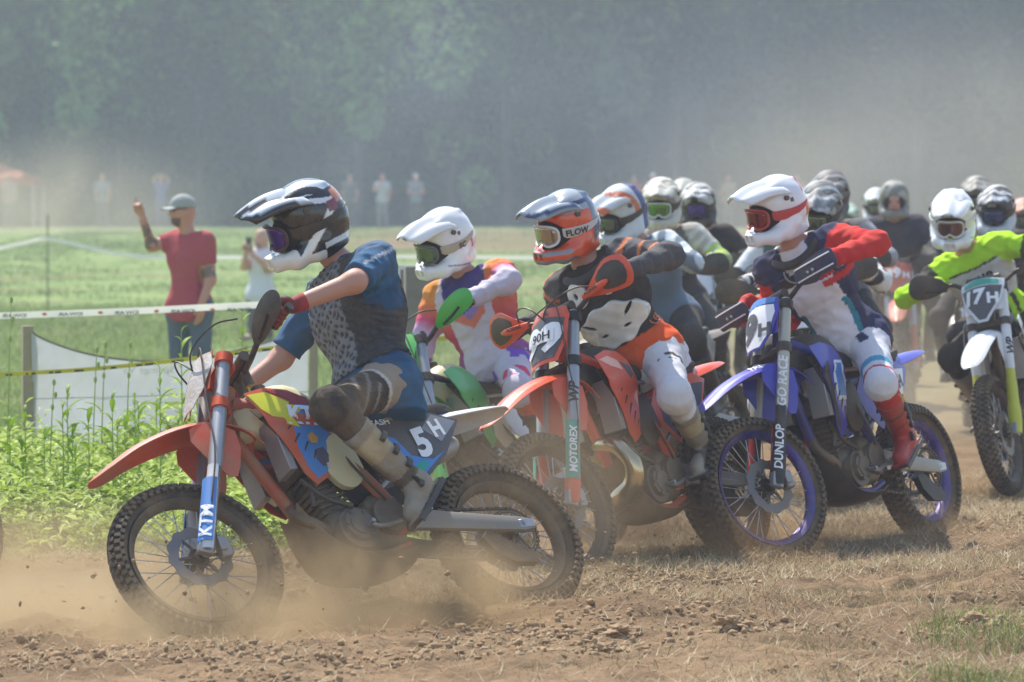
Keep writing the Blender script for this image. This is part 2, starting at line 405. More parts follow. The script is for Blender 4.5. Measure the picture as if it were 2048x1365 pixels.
def strip(sec, thick):
    """open curved strip: sections of points (k x n), thickened"""
    S = np.asarray(sec, float); k, n = S.shape[:2]; du = np.gradient(S, axis=0); dv = np.gradient(S, axis=1); N = np.cross(du, dv); N /= np.linalg.norm(N, axis=2)[..., None] + 1e-9
    A = S + N * thick / 2; B = S - N * thick / 2; V = np.vstack([A.reshape(-1, 3), B.reshape(-1, 3)]); o = k * n; Fc = []
    for i in range(k - 1):
        for j in range(n - 1):
            a, b, c, d = i * n + j, i * n + j + 1, (i + 1) * n + j + 1, (i + 1) * n + j; Fc += [[a, d, c, b], [a + o, b + o, c + o, d + o]]
    for i in range(k - 1): a, d = i * n, (i + 1) * n; Fc.append([a, a + o, d + o, d]); a, d = i * n + n - 1, (i + 1) * n + n - 1; Fc.append([a, d, d + o, a + o])
    for j in range(n - 1): Fc.append([j, j + 1, j + 1 + o, j + o]); a = (k - 1) * n + j; Fc.append([a, a + o, a + 1 + o, a + 1])
    return V, Fc
def bike(c):
    far = c.get('far', 0); M = pose(c['q']); st = rad(c['q'][6]); S = steerM(st); bo = c.get('bars', (0, 0)); SB = S @ Matrix.Translation((bo[0], 0, bo[1])); root = empty('dirt_bike', M)
    tag(root, c['label'], 'dirt bike', 'dirt bikes racing through the dusty corner')
    P, P2 = c['plastic'], c['plastic2']
    wheel('f', root, S @ Matrix.Translation((1.485, 0, .35)), c, far); wheel('r', root, Matrix.Translation((0, 0, .335)) @ Matrix.Rotation(.13, 4, 'Y'), c, far)
    # fork
    for s in (1, -1):
        o = YV * .1 * s; b = MB()
        b.tube([FB + AXV * .37 + o, FB + AXV * .40 + o, FB + AXV * .66 + o, FT + o], [.0265, .029, .029, .0275], 16)
        b.cyl(FT + o, FT + AXV * .012 + o, .02, 14); fl = b.build('fork_tube', c['fork'], root, S)
        b = MB(); b.cyl(FB + AXV * -.02 + o, FB + AXV * .38 + o, .024, 14); b.build('fork_stanchion', CHROME, root, S)
        b = MB(); b.box(FB + o - AXV * .005 + FN * .012, (.06, .035, .075), np.stack([FN, YV, AXV], 1), 0, .3); b.build('axle_lug', ALU, root, S)
        # guard: half tube in front of and outside the stanchion
        sec = []
        for i, t in enumerate(np.linspace(-.03, .375, 10)):
            r = .034 + .008 * math.sin(math.pi * min(1, (t + .03) / .2)) - (.006 if t > .33 else 0); a = np.linspace(-1.9, 1.75, 11) if s > 0 else np.linspace(-1.75, 1.9, 11)
            sec.append([FB + AXV * t + o + (FN * math.cos(x) * r + YV * math.sin(x) * r * .9) for x in a])
        b = MB(); b.add(*strip(sec, .004)); gd = b.build('fork_guard', c['guard'], root, S)
        if c.get('guard2'):
            sc2 = [[FB + AXV * t + o + (FN * math.cos(x) * .0445 + YV * math.sin(x) * .0405) for x in (np.linspace(*c.get('g2a', (-.1, 1.6)), 8) if s > 0 else -np.linspace(*c.get('g2a', (-.1, 1.6)), 8)[::-1])] for t in np.linspace(*c.get('g2r', (.10, .34)), 8)]
            b = MB(); b.add(*strip(sc2, .002)); b.build('guard_decal', c['guard2'], gd)
        if c.get('guard_text') and s > 0:
            for tx, t0, h, mt in c['guard_text']:
                R_ = .047
                def fm(u, v, o=o): x = .85 - v / R_; return FB + AXV * (t0 + u) + o + (FN * math.cos(x) + YV * math.sin(x) * .92) * R_, nrm(FN * math.cos(x) + YV * math.sin(x))
                lettering(tx, fm, (0, 0), h, gd, mt, flipx=1, shear=.15, off=.003)
        if c.get('tube_text') and s > 0:
            for tx, t0, h, mt in c['tube_text']:
                def fm(u, v, o=o): x = .85 - v / .03; return FB + AXV * (t0 + u) + o + (FN * math.cos(x) + YV * math.sin(x)) * .03, nrm(FN * math.cos(x) + YV * math.sin(x))
                lettering(tx, fm, (0, 0), h, fl, mt, shear=.2, off=.0015)
    for t, nm in ((.68, 'lower_triple_clamp'), (.905, 'upper_triple_clamp')):
        b = MB(); Rm = np.stack([FN, YV, AXV], 1)
        b.box(FB + AXV * t - FN * .018, (.075, .17, .03), Rm, 0, .4)
        for s in (1, -1): b.cyl(FB + AXV * (t - .022) + YV * .1 * s, FB + AXV * (t + .022) + YV * .1 * s, .037, 18)
        b.build(nm, c['clamp'], root, S)
    b = MB(); b.cyl(FB + YV * .1 + FN * .01 + V3(.01, 0, -.01), FB - YV * .1 + V3(.02, 0, -.01), .012, 10); b.build('front_axle', STEEL, root, S)
    b = MB(); b.box(V3(1.385, .06, .36), (.05, .05, .085), None, 0, .3); b.box(V3(1.40, .085, .37), (.03, .02, .06), None, 0, .3); b.build('brake_caliper', ALU, root, S)
    b = MB(); b.tube([V3(1.40, .07, .40), V3(1.41, .135, .50), FB + AXV * .42 + V3(.02, .145, 0), FB + AXV * .68 + V3(.07, .13, 0), FB + AXV * .93 + V3(.10, .10, 0), V3(1.12, .05, 1.27), V3(1.05, -.18, 1.255), V3(1.02, -.22, 1.25)], .0035, 6, 0, 24)
    if not c.get('fewcab'): b.tube([FB + AXV * .9 + V3(.06, -.05, 0), V3(1.17, .06, 1.25), V3(1.10, .18, 1.29), V3(1.02, .24, 1.27)], .004, 6, 0, 14)
    if not c.get('fewcab'): b.tube([FB + AXV * .85 + V3(.05, .05, 0), V3(1.19, -.02, 1.27), V3(1.12, -.16, 1.31), V3(1.03, -.25, 1.27)], .004, 6, 0, 14); b.build('brake_hose', BLK, root, S)
    # handlebar
    bp = [(.955, .385, 1.25), (1.005, .21, 1.25), (1.035, .11, 1.205), (1.035, 0, 1.20), (1.035, -.11, 1.205), (1.005, -.21, 1.25), (.955, -.385, 1.25)]
    b = MB(); b.tube(bp, .0125, 10, 0, 26)
    for s in (1, -1): b.box((1.035, .035 * s, 1.17), (.035, .022, .07), None, 0, .2)
    hb = b.build('handlebar', c.get('bar', BLKM), root, SB)
    b = MB(); b.tube([(1.045, .10, 1.235), (1.045, 0, 1.235), (1.045, -.10, 1.235)], .024, 12); b.build('crossbar_pad', c.get('pad', BLK), root, SB)
    for s in (1, -1):
        b = MB(); g0, g1 = V3(.98, .275 * s, 1.25), V3(.95, .395 * s, 1.25); b.cyl(g0, g1, .0175, 12); b.cyl(g0, g0 + (g1 - g0) * .06, .027, 12); b.build('grip', BLK, root, SB)
        b = MB(); b.tube([V3(1.0, .235 * s, 1.255), V3(1.03, .26 * s, 1.25), V3(1.035, .31 * s, 1.245), V3(1.02, .38 * s, 1.245)], [.009, .007, .006, .006], 8, 0, 10); b.build('lever', ALU, root, SB)
    if c.get('hguard') is not None:
        hg = c['hguard']
        for s in (1, -1):
            b = MB()
            if hg == 'frame':
                out = [(-.11, -.02), (-.03, .045), (.05, .095), (.135, .075), (.165, .0), (.13, -.065), (.03, -.06), (-.05, -.045)]
            elif hg == 'dark': out = [(-.09, -.02), (-.03, .04), (.05, .075), (.13, .065), (.165, 0), (.14, -.06), (.05, -.07), (-.04, -.05)]
            elif hg == 'block': out = [(-.10, -.03), (-.10, .03), (.0, .055), (.14, .06), (.155, -.035), (.06, -.045), (0, -.06)]
            else: out = [(-.12, -.035), (-.06, .02), (.02, .05), (.10, .055), (.145, .02), (.125, -.04), (.03, -.06), (-.07, -.06)]
            ctr = V3(1.045, .30 * s, 1.265)
            def hm(u, v, s=s, ctr=ctr, off=0.):
                d = -1.6 * u * u * (1 if u > 0 else .3) - 3.0 * max(0, -v) ** 2 - 2.2 * v * v; p = ctr + YV * u * s + V3(.97, 0, -.2) * (d + off) + V3(.05, 0, .99) * v
                return p, nrm(V3(1, 1.4 * u * s, .3 * v))
            b.add(*plate(out, hm, .004, .03, 4)); g = b.build('handguard', c['hgmat'], root, SB)
            if hg == 'frame':
                b = MB(); b.add(*plate([(-.02, .03), (.05, .075), (.12, .06), (.142, .0), (.112, -.048), (.03, -.042), (.0, -.02)], lambda u, v: hm(u, v, s, ctr, .0045), .003, .03, 2)); b.build('vent_panel', BLK, g)
                b = MB(); q = [hm(u, v, s, ctr, .012)[0] for u, v in ((-.12, -.02), (-.05, -.015), (.02, -.005), (.05, .0))]; b.tube(q, [.012, .017, .014, .006], 8, 0, 8, ry=1.2); b.build('brace', c['hgmat'], g)
            if hg == 'block':
                for vv in (-.022, .038):
                    b = MB(); b.tube([hm(u, vv, s, ctr, .007)[0] for u in (-.09, 0, .08, .145)], .004, 6, 0, 10); b.build('edge_strip', PRINTW, g)
                for uu in (.0, .035): b = MB(); b.ball(hm(uu, .0, s, ctr, .006)[0], .009, 0, 10, 6); b.build('bolt', STEEL, g)
            if c.get('hgtext'):
                def tm(u, v, s=s, hm=hm): return hm(u * s, v, s)[0], hm(u * s, v, s)[1]
                tx, cc, h, mt, an = c['hgtext']; lettering(tx, tm, (cc[0] * s, cc[1]), h, g, mt, ang=an * s, off=c.get('hgoff', .028) if hg == 'frame' else .006)
            if hg in ('plain', 'dark') and not far: b = MB(); b.tube([hm(u, v, s, ctr, .004)[0] for u, v in ((-.07, -.045), (0, -.035), (.06, -.02))], .007, 6); b.build('slot', PRINTB, g)
            b = MB(); b.tube([hm(-.07, -.02, s, ctr, -.03)[0], V3(1.03, .20 * s, 1.25), V3(1.02, .17 * s, 1.24)], .009, 8); b.build('handguard_mount', BLK, root, SB)
    # number plate
    pc = FB + AXV * .80 + FN * .105
    def pm(u, v, off=0.): return pc + YV * u + AXV * v + FN * (-3.2 * u * u + off - .9 * max(0, v) ** 2), nrm(FN + YV * 6.4 * u)
    out = c.get('plate_out', [(-.105, .13), (0, .145), (.105, .13), (.125, .06), (.10, -.06), (.055, -.135), (-.055, -.135), (-.10, -.06), (-.125, .06)])
    b = MB(); b.add(*plate(out, lambda u, v: pm(u, v), .004, .03)); pl = b.build('number_plate', c['plate'], root, S)
    if c.get('plate_in'):
        b = MB(); b.add(*plate(c['plate_in'][0], lambda u, v: pm(u, v, .004), .002, .03)); b.build('plate_background', c['plate_in'][1], pl)
    if c.get('plate_top'):
        b = MB(); b.add(*plate([(-.105, .10), (-.103, .13), (0, .143), (.103, .13), (.105, .10)], lambda u, v: pm(u, v, .005), .002, .03)); b.build('plate_sticker', c['plate_top'], pl)
    for tx, cc, h, mt, kw in c.get('plate_text', ()): lettering(tx, lambda u, v: pm(u, v, kw.get('o', 0)), cc, h, pl, mt, 'number', off=.008, **{k: v for k, v in kw.items() if k != 'o'})
    if c.get('plate_sticker'):
        b = MB(); b.add(*plate([(-.06, -.032), (.075, -.032), (.075, .03), (-.06, .03)], lambda u, v: pm(u, v, .013), .001, .05)); b.build('paper_sticker', PRINTW, pl)
    b = MB(); b.add(*strip([[FB + AXV * t + YV * y + FN * (.030 + .045 * math.cos(y * 9)) for y in np.linspace(-.115, .115, 9)] for t in np.linspace(.74, .93, 4)], .004)); b.build('plate_side_panel', P, root, S)
    # front fender
    cl = [(1.02, .86, .055, .05), (1.10, .925, .07, .04), (1.22, .955, .075, .035), (1.38, .945, .082, .04), (1.55, .895, .08, .038), (1.68, .83, .068, .03), (1.76, .785, .04, .016), (1.785, .77, .012, .004)]
    cl = [(x, z + c.get('fz', -.01), w_, d) for x, z, w_, d in cl]; X = catmull(cl, 22); sec = []
    for x, z, w_, d in X:
        a = np.linspace(-1, 1, 13); sec.append([(x, w_ * t, z - d * (abs(t) ** 2.6) - (.006 if .35 < abs(t) < .6 else 0)) for t in a])
    b = MB(); b.add(*strip(sec, .005)); fe = b.build('front_fender', P, root, S)
    if c.get('fender_stripe'):
        sec2 = [[(x, w_ * t, z - d * (abs(t) ** 2.6) + .004) for t in np.linspace(.3, .75, 5)] for x, z, w_, d in X[5:18]]
        b = MB(); b.add(*strip(sec2, .001)); b.build('fender_decal', c['fender_stripe'], fe)
    if c.get('fender_text'):
        def ff(u, v):
            i = np.interp(1.30 - u, X[:, 0][4:18], np.arange(4, 18)); w_ = .075; t = (-v + .045) / w_; z = np.interp(i, np.arange(22), X[:, 1]); d = .036
            return V3(1.30 - u, w_ * t, z - d * abs(t) ** 2.6), nrm(V3(0, .6, 1))
        lettering(c['fender_text'][0], ff, (0, 0), c['fender_text'][1], fe, c['fender_text'][2], off=.006)
    b = MB()
    for s in (1, -1): b.add(*plate([(1.28, .92), (1.34, .84), (1.24, .66), (1.18, .70), (1.14, .86)], sideplate(.082, 1.2, .8, .3, side=s), .004, .05, 2))
    b.build('fender_side_flap', P, root, S)
    # frame
    FR = c['frame']; b = MB(); b.cyl((1.045, 0, 1.10), (1.14, 0, .90), .034, 16)
    b.tube([(1.12, 0, .92), (1.04, 0, .72), (.93, 0, .42)], .026, 10, 0, 12)
    for s in (1, -1):
        b.tube([(1.06, .03 * s, 1.02), (.95, .09 * s, .93), (.75, .115 * s, .72), (.60, .11 * s, .50), (.58, .10 * s, .34)], .021, 10, 0, 20, ry=1.3)
        b.tube([(.93, .03 * s, .44), (.86, .085 * s, .30), (.70, .10 * s, .265), (.56, .10 * s, .30)], .016, 8, 0, 14)
    b.build('frame', FR, root)
    b = MB()
    for s in (1, -1): b.tube([(.74, .08 * s, .86), (.45, .09 * s, .86), (.10, .075 * s, .86)], .011, 8, 0, 8); b.tube([(.60, .10 * s, .55), (.40, .095 * s, .68), (.12, .075 * s, .84)], .011, 8, 0, 8)
    b.build('subframe', c.get('subf', ALU), root)
    # engine
    b = MB(); b.box((.70, 0, .40), (.34, .20, .20), None, 0, .35); b.box((.60, 0, .46), (.16, .22, .16), None, 0, .4); b.cyl((.78, -.12, .38), (.78, .12, .38), .09, 24); b.cyl((.62, -.13, .42), (.62, .135, .42), .075, 24)
    b.build('crankcase', ENG, root)
    b = MB(); b.cyl((.785, .12, .385), (.785, .142, .385), .066, 26); b.cyl((.785, .142, .385), (.785, .147, .385), .045, 22)
    for i in range(6): t = i * math.pi / 3; b.cyl((.785 + .06 * math.cos(t), .14, .385 + .06 * math.sin(t)), (.785 + .06 * math.cos(t), .15, .385 + .06 * math.sin(t)), .006, 8)
    b.build('ignition_cover', ENG, root)
    ca = nrm(V3(.25, 0, .97)); b = MB(); Rm = np.stack([nrm(V3(.97, 0, -.25)), YV, ca], 1); c0 = V3(.80, 0, .48)
    for i in range(7): b.box(c0 + ca * (.02 + .026 * i), (.155 - .004 * (i % 2), .14, .013), Rm, 0, .2)
    b.box(c0 + ca * .10, (.12, .115, .2), Rm, 0, .2); b.box(c0 + ca * .24, (.15, .15, .075), Rm, 0, .3); b.cyl(c0 + ca * .28 + YV * .02, c0 + ca * .31 + YV * .02, .02, 12); b.build('cylinder', ENG, root)
    b = MB(); b.tube([(.66, .07, .74), (.60, .06, .70), (.52, .03, .72)], .028, 12, 0, 8); b.box((.60, .05, .70), (.07, .06, .07), None, 0, .3); b.build('throttle_body', BLKM, root)
    b = MB(); b.tube([(.83, .02, .70), (.90, .10, .63), (.93, .09, .5)], .012, 8, 0, 10); b.tube([(.78, .13, .47), (.88, .12, .52), (.95, .10, .62)], .011, 8, 0, 10); b.tube([(.62, .14, .48), (.70, .15, .60), (.74, .12, .75)], .006, 6, 0, 10); b.build('coolant_hose', BLK, root)
    # radiators and shrouds
    for s in (1, -1):
        b = MB(); Rm = np.stack([nrm(V3(.94, -.32 * s, -.1)), nrm(V3(.3 * s, .95, 0)), V3(0, 0, 1)], 1)
        b.box((1.0, .105 * s, .76), (.035, .10, .24), None, 0, .15); b.build('radiator', ALU, root)
        lv = [(1.075, .93), (1.05, .86), (.97, .70), (.90, .575), (.86, .60), (.82, .70), (.92, .82), (1.02, .93)]
        b = MB(); b.add(*plate(lv, sideplate(.155, 1.0, .8, .9, sx=-.10, side=s), .004, .03)); rg = b.build('radiator_guard', c.get('lowshroud', BLK), root)
        if not far:
            for i in range(7):
                t = i / 6; q0 = (1.06 - .19 * t, .875 - .26 * t); q1 = (1.0 - .16 * t, .90 - .22 * t); f = sideplate(.155, 1.0, .8, .9, sx=-.10, side=s, off=.006)
                b = MB(); b.tube([f(*q0)[0], f((q0[0] + q1[0]) / 2, (q0[1] + q1[1]) / 2)[0], f(*q1)[0]], .0055, 5); b.build('louvre', BLK, rg)
        so = c.get('shroud', [(1.10, .985), (1.0, 1.01), (.88, 1.0), (.78, .955), (.735, .86), (.745, .72), (.80, .625), (.905, .575), (.955, .62), (1.0, .74), (1.06, .87)])
        sp = sideplate(.165, .98, .84, .55, sx=.06, sz=-.05, side=s)
        b = MB(); b.add(*plate(so, lambda x, z, s=s: ((sp(x, z)[0] + V3(0, .012 * s * (1 if z > .86 else 0), 0)), sp(x, z)[1]), .005, .03)); sh = b.build('radiator_shroud', P, root)
        for dm, do, od in c.get('shroud_decals', ()):
            b = MB(); b.add(*plate(do, lambda x, z, s=s, od=od: (sp(x, z)[0] + V3(0, .012 * s * (1 if z > .86 else 0), 0) + sp(x, z)[1] * od, sp(x, z)[1]), .0015, .03)); b.build('shroud_decal', dm, sh)
        for tx, cc, h, mt, kw in c.get('shroud_text', ()):
            lettering(tx, lambda u, v, s=s: (sp(cc[0] - u * s, cc[1] + v)[0] + V3(0, .012 * s * (1 if cc[1] + v > .86 else 0), 0), sp(cc[0] - u, cc[1] + v)[1]), (0, 0), h, sh, mt, off=.008, **kw)
    # tank, seat, rear fender, side plates
    sec = [ringsec(V3(x, 0, z), V3(0, 1, 0), V3(0, 0, 1), w_, h) for x, z, w_, h in catmull([(1.08, .93, .03, .06), (1.02, .94, .08, .09), (.92, .96, .11, c.get('tankh', .095)), (.80, .955, .115, c.get('tankh', .09)), (.70, .90, .10, .075), (.62, .86, .07, .06)], 14)]
    b = MB(); b.rings(sec); tk = b.build('fuel_tank', c['tank'], root)
    b = MB(); th = .96 + c.get('tankh', .095); b.cyl((.90, 0, th - .01), (.895, 0, th + .022), .03, 16); b.build('tank_cap', c.get('capm', BLK), tk)
    b = MB(); b.add(*plate([(.72, .80), (.84, .70), (.80, .58), (.72, .56), (.66, .64)], sideplate(.125, .75, .7, .5, side=1), .03, .03, 3)); b.build('tank_lower', c['tank'], tk)
    sec = [ringsec(V3(x, 0, z - h), V3(0, 1, 0), V3(0, 0, 1), w_, h, 16, 3) for x, z, w_, h in catmull([(.90, 1.035, .05, .02), (.82, 1.02, .075, .04), (.68, .965, .095, .045), (.48, .93, .115, .045), (.28, .935, .115, .045), (.12, .95, .09, .03), (.05, .945, .05, .012)], 20)]
    b = MB(); b.rings(sec); b.build('seat', c.get('seat', mat('seat_cover', '#202124', .7, dirt=.2, bump=.3, bscale=200)), root)
    cl = catmull([(.40, .88, .10, .05), (.22, .895, .105, .05), (.05, .915, .10, .045), (-.10, .93, .085, .035), (-.22, .935, .06, .018), (-.27, .93, .02, .006)], 16)
    b = MB(); b.add(*strip([[(x, w_ * t, z - d * abs(t) ** 3) for t in np.linspace(-1, 1, 13)] for x, z, w_, d in cl], .005)); b.build('rear_fender', c.get('rfender', P), root)
    for s in (1, -1):
        so = [(.08, .845), (.22, .875), (.42, .855), (.60, .82), (.655, .74), (.60, .64), (.47, .555), (.39, .555), (.22, .68)]
        sp2 = sideplate(.125, .35, .75, .25, sx=.04, sz=.03, side=s)
        b = MB(); b.add(*plate(so, sp2, .005, .03)); sd_ = b.build('side_panel', c.get('side', P), root)
        for dm, do, od in c.get('side_decals', ()):
            f = sideplate(.125, .35, .75, .25, sx=.04, sz=.03, side=s, off=od); b = MB(); b.add(*plate(do, f, .0015, .03)); b.build('number_background', dm, sd_)
        for tx, cc, h, mt, kw in c.get('side_text', ()):
            f0 = sideplate(.125, .35, .75, .25, sx=.04, sz=.03, side=s, off=.009); kw = dict(kw); a = kw.pop('ang', 0)
            ca_, sa_ = math.cos(a), math.sin(a)
            lettering(tx, lambda u, v, s=s: f0(cc[0] - s * (u * ca_ - v * sa_), cc[1] + u * sa_ * 1 + v * ca_), (0, 0), h, sd_, mt, 'number', off=0, **kw)
    # swingarm
    for s in (1, -1):
        b = MB(); sec = [ringsec(V3(x, y * s, z), V3(0, 1, 0), V3(0, 0, 1), w_, h, 12, 4) for x, y, z, w_, h in ((.60, .085, .42, .022, .05), (.50, .095, .41, .018, .048), (.35, .105, .385, .016, .042), (.15, .115, .355, .015, .036), (.0, .115, .338, .014, .032), (-.055, .115, .333, .012, .022))]
        b.rings(sec); sw = b.build('swingarm', c.get('swing', ALU), root)
        if c.get('swing_text') and s > 0:
            lettering(c['swing_text'][0], lambda u, v: (V3(.22 - u, .124 + .0, .366 + v + .19 * u * 0 - .15 * u * -1 * .9 * 0), V3(0, 1, 0)), (0, 0), .028, sw, c['swing_text'][1], ang=-.14, off=.009, shear=.3)
    b = MB(); b.cyl((0, -.13, .335), (0, .13, .335), .013, 12); b.box((-.02, .126, .335), (.07, .008, .035), None, 0, .2); b.build('rear_axle', STEEL, root)
    b = MB(); b.tube([(.094 * math.cos(t), .061, .335 + .094 * math.sin(t)) for t in np.linspace(0, 2 * math.pi, 40, endpoint=False)], .006, 6, closed=True)
    for i in range(6): t = i * math.pi / 3; b.cyl((.02 * math.cos(t), .061, .335 + .02 * math.sin(t)), (.092 * math.cos(t), .061, .335 + .092 * math.sin(t)), .006, 6)
    for i in range(44): t = 2 * math.pi * i / 44; b.box((.101 * math.cos(t), .061, .335 + .101 * math.sin(t)), (.012, .005, .007), np.array([[math.cos(t), 0, -math.sin(t)], [0, 1, 0], [math.sin(t), 0, math.cos(t)]]))
    b.build('sprocket', c.get('sprk', mat('sprocket_dark', '#5a5650', .5, .6, dirt=.5)), root)
    ch = []
    for t in np.linspace(math.pi / 2 - .1, 3 * math.pi / 2 + .1, 34): ch.append((.108 * math.cos(t), .335 + .108 * math.sin(t)))
    lo = [(x, .335 - .108 + (x) * .085 * 2.1 * .5 - .02 * math.sin(math.pi * x / .6)) for x in np.linspace(.03, .58, 28)]; up = [(x, .335 + .108 + .02 * x + .006 * math.sin(math.pi * x / .6)) for x in np.linspace(.62, .03, 30)]
    pp = ch + lo + [(.63, .39), (.655, .42), (.64, .448)] + up; pp = dens(pp, .0155); b = MB()
    for i in range(len(pp)):
        a, d = pp[i], pp[(i + 1) % len(pp)]; t = d - a; L = np.linalg.norm(t) + 1e-6; t = t / L; m_ = (a + d) / 2
        b.box((m_[0], .061 + (.003 if i % 2 else 0), m_[1]), (max(L, .012) * 1.05, .012, .013 if i % 2 else .0095), np.array([[t[0], 0, -t[1]], [0, 1, 0], [t[1], 0, t[0]]]), 0, .3)
    b.build('chain', mat('chain_steel', '#3b3733', .5, .7, dirt=.4), root)
    b = MB(); b.add(*plate([(.20, .30), (.16, .335), (.04, .25), (-.04, .21), (-.02, .17), (.09, .18), (.17, .24)], sideplate(.085, .1, .25, 0), .035, .03)); b.build('chain_guide', c.get('cguide', BLK), root)
    # shock, skid plate, pegs, kick stand
    b = MB(); b.cyl((.50, 0, .80), (.53, 0, .46), .02, 10); hl = [(.505 + .03 * t / 6 + .035 * math.cos(t * 2 * math.pi), .035 * math.sin(t * 2 * math.pi), .76 - .045 * t) for t in np.linspace(0, 6, 90)]; b.tube(hl, .006, 6); b.build('shock_absorber', c.get('spring', ALU), root)
    b = MB(); b.add(*strip([[(x, w_ * t, z + (.035 * abs(t) ** 3)) for t in np.linspace(-1, 1, 9)] for x, z, w_ in catmull([(.985, .50, .07), (.955, .38, .10), (.89, .27, .13), (.78, .225, .135), (.62, .225, .13), (.52, .25, .11)], 16)], .006)); b.build('skid_plate', c.get('skid', DIRTY), root)
    for s in (1, -1):
        b = MB(); b.box((.515, .175 * s, .385), (.05, .11, .022), None, 0, .15); b.box((.53, .115 * s, .375), (.035, .04, .05), None, 0, .2)
        for i in range(5): b.box((.515, (.135 + .02 * i) * s, .402), (.05, .005, .012), None, 0, .1)
        b.build('footpeg', ALU, root)
    b = MB(); b.tube([(.60, .155, .375), (.70, .165, .355), (.765, .17, .365)], .009, 8, 0, 8); b.cyl((.765, .16, .365), (.765, .20, .365), .009, 8); b.build('gear_lever', ALU, root)
    # exhaust
    if c.get('pipe') == 'chamber':
        b = MB(); b.tube([(.87, 0, .64), (.97, -.03, .61), (1.03, .04, .60), (1.04, .12, .565), (1.03, .165, .48), (1.02, .135, .39), (1.01, .04, .345), (.93, -.06, .33), (.80, -.13, .38), (.62, -.14, .55), (.42, -.135, .70), (.22, -.13, .80)], [.022, .026, .032, .038, .044, .049, .050, .046, .038, .03, .026, .024], 18, 0, 60); b.build('expansion_chamber', c['pipem'], root)
        b = MB(); b.cyl((.26, -.13, .78), (-.02, -.12, .86), .04, 18); b.build('silencer', ALU, root)
    else:
        b = MB(); b.tube([(.86, -.03, .66), (.95, -.02, .60), (.985, .03, .50), (.95, .08, .43), (.88, .05, .40), (.84, -.06, .42), (.76, -.14, .48), (.58, -.15, .60), (.40, -.14, .70)], .023, 14, 0, 40); b.build('exhaust_pipe', c.get('pipem', mat('pipe_brown', '#6b5446', .4, .8, dirt=.4)), root)
        b = MB(); b.tube([(.42, -.14, .69), (.34, -.14, .73), (-.02, -.135, .86), (-.06, -.135, .87)], [.03, .052, .05, .03], 18); b.build('silencer', ALU, root)
    return dict(M=M, S=SB, root=root, c=c)
# ------------------------------------------------------------------ people
CLOTH = mat('printed_cloth', rough=.85, attr='Col', dirt=.16, dscale=4, bump=.28, bscale=13, bd=.03, spec=.2)
CLOTHM = mat('muddy_cloth', rough=.85, attr='Col', dirt=.38, dscale=5, bump=.5, bscale=24, bd=.03, spec=.2)
SHELL = mat('painted_shell', rough=.22, attr='Col', dirt=.07, dscale=6, coat=.6)
SHELLF = mat('dusty_shell', rough=.5, attr='Col', dirt=.28, dscale=6, spec=.3)
SKIN = mat('skin', rough=.55, attr='Col', dirt=.06, bump=.1, bscale=120)
SKINC = hx('#c08d78')
def ik(a, b, l1, l2, pole):
    a, b = V3(*a), V3(*b); d = b - a; L = min(np.linalg.norm(d), (l1 + l2) * .995); u = nrm(d); x = (l1 * l1 - l2 * l2 + L * L) / (2 * L); h = math.sqrt(max(l1 * l1 - x * x, 1e-4))
    p = V3(*pole); p = nrm(p - u * np.dot(p, u)); return a + u * x + p * h
def cst(hexes): return np.array([hx(h) for h in hexes])
def stripes(n, c): return c
def mk(mask, a, b): return np.where(mask[:, None], np.array(a), b)
def grad(t, stops):
    xs = [s[0] for s in stops]; cs = np.array([hx(s[1]) for s in stops]); return np.stack([np.interp(t, xs, cs[:, k]) for k in range(3)], 1)
def nz(V, f, ph=0.):
    V = V * f; return (np.sin(V[:, 0] * 1.7 + ph + 2 * np.sin(V[:, 1] * 1.1)) + np.sin(V[:, 1] * 2.1 + 1.3 * ph + 2 * np.sin(V[:, 2] * 1.4)) + np.sin(V[:, 2] * 1.9 + 2 * np.sin(V[:, 0] * 1.2 + ph))) / 3
GOGG = {}
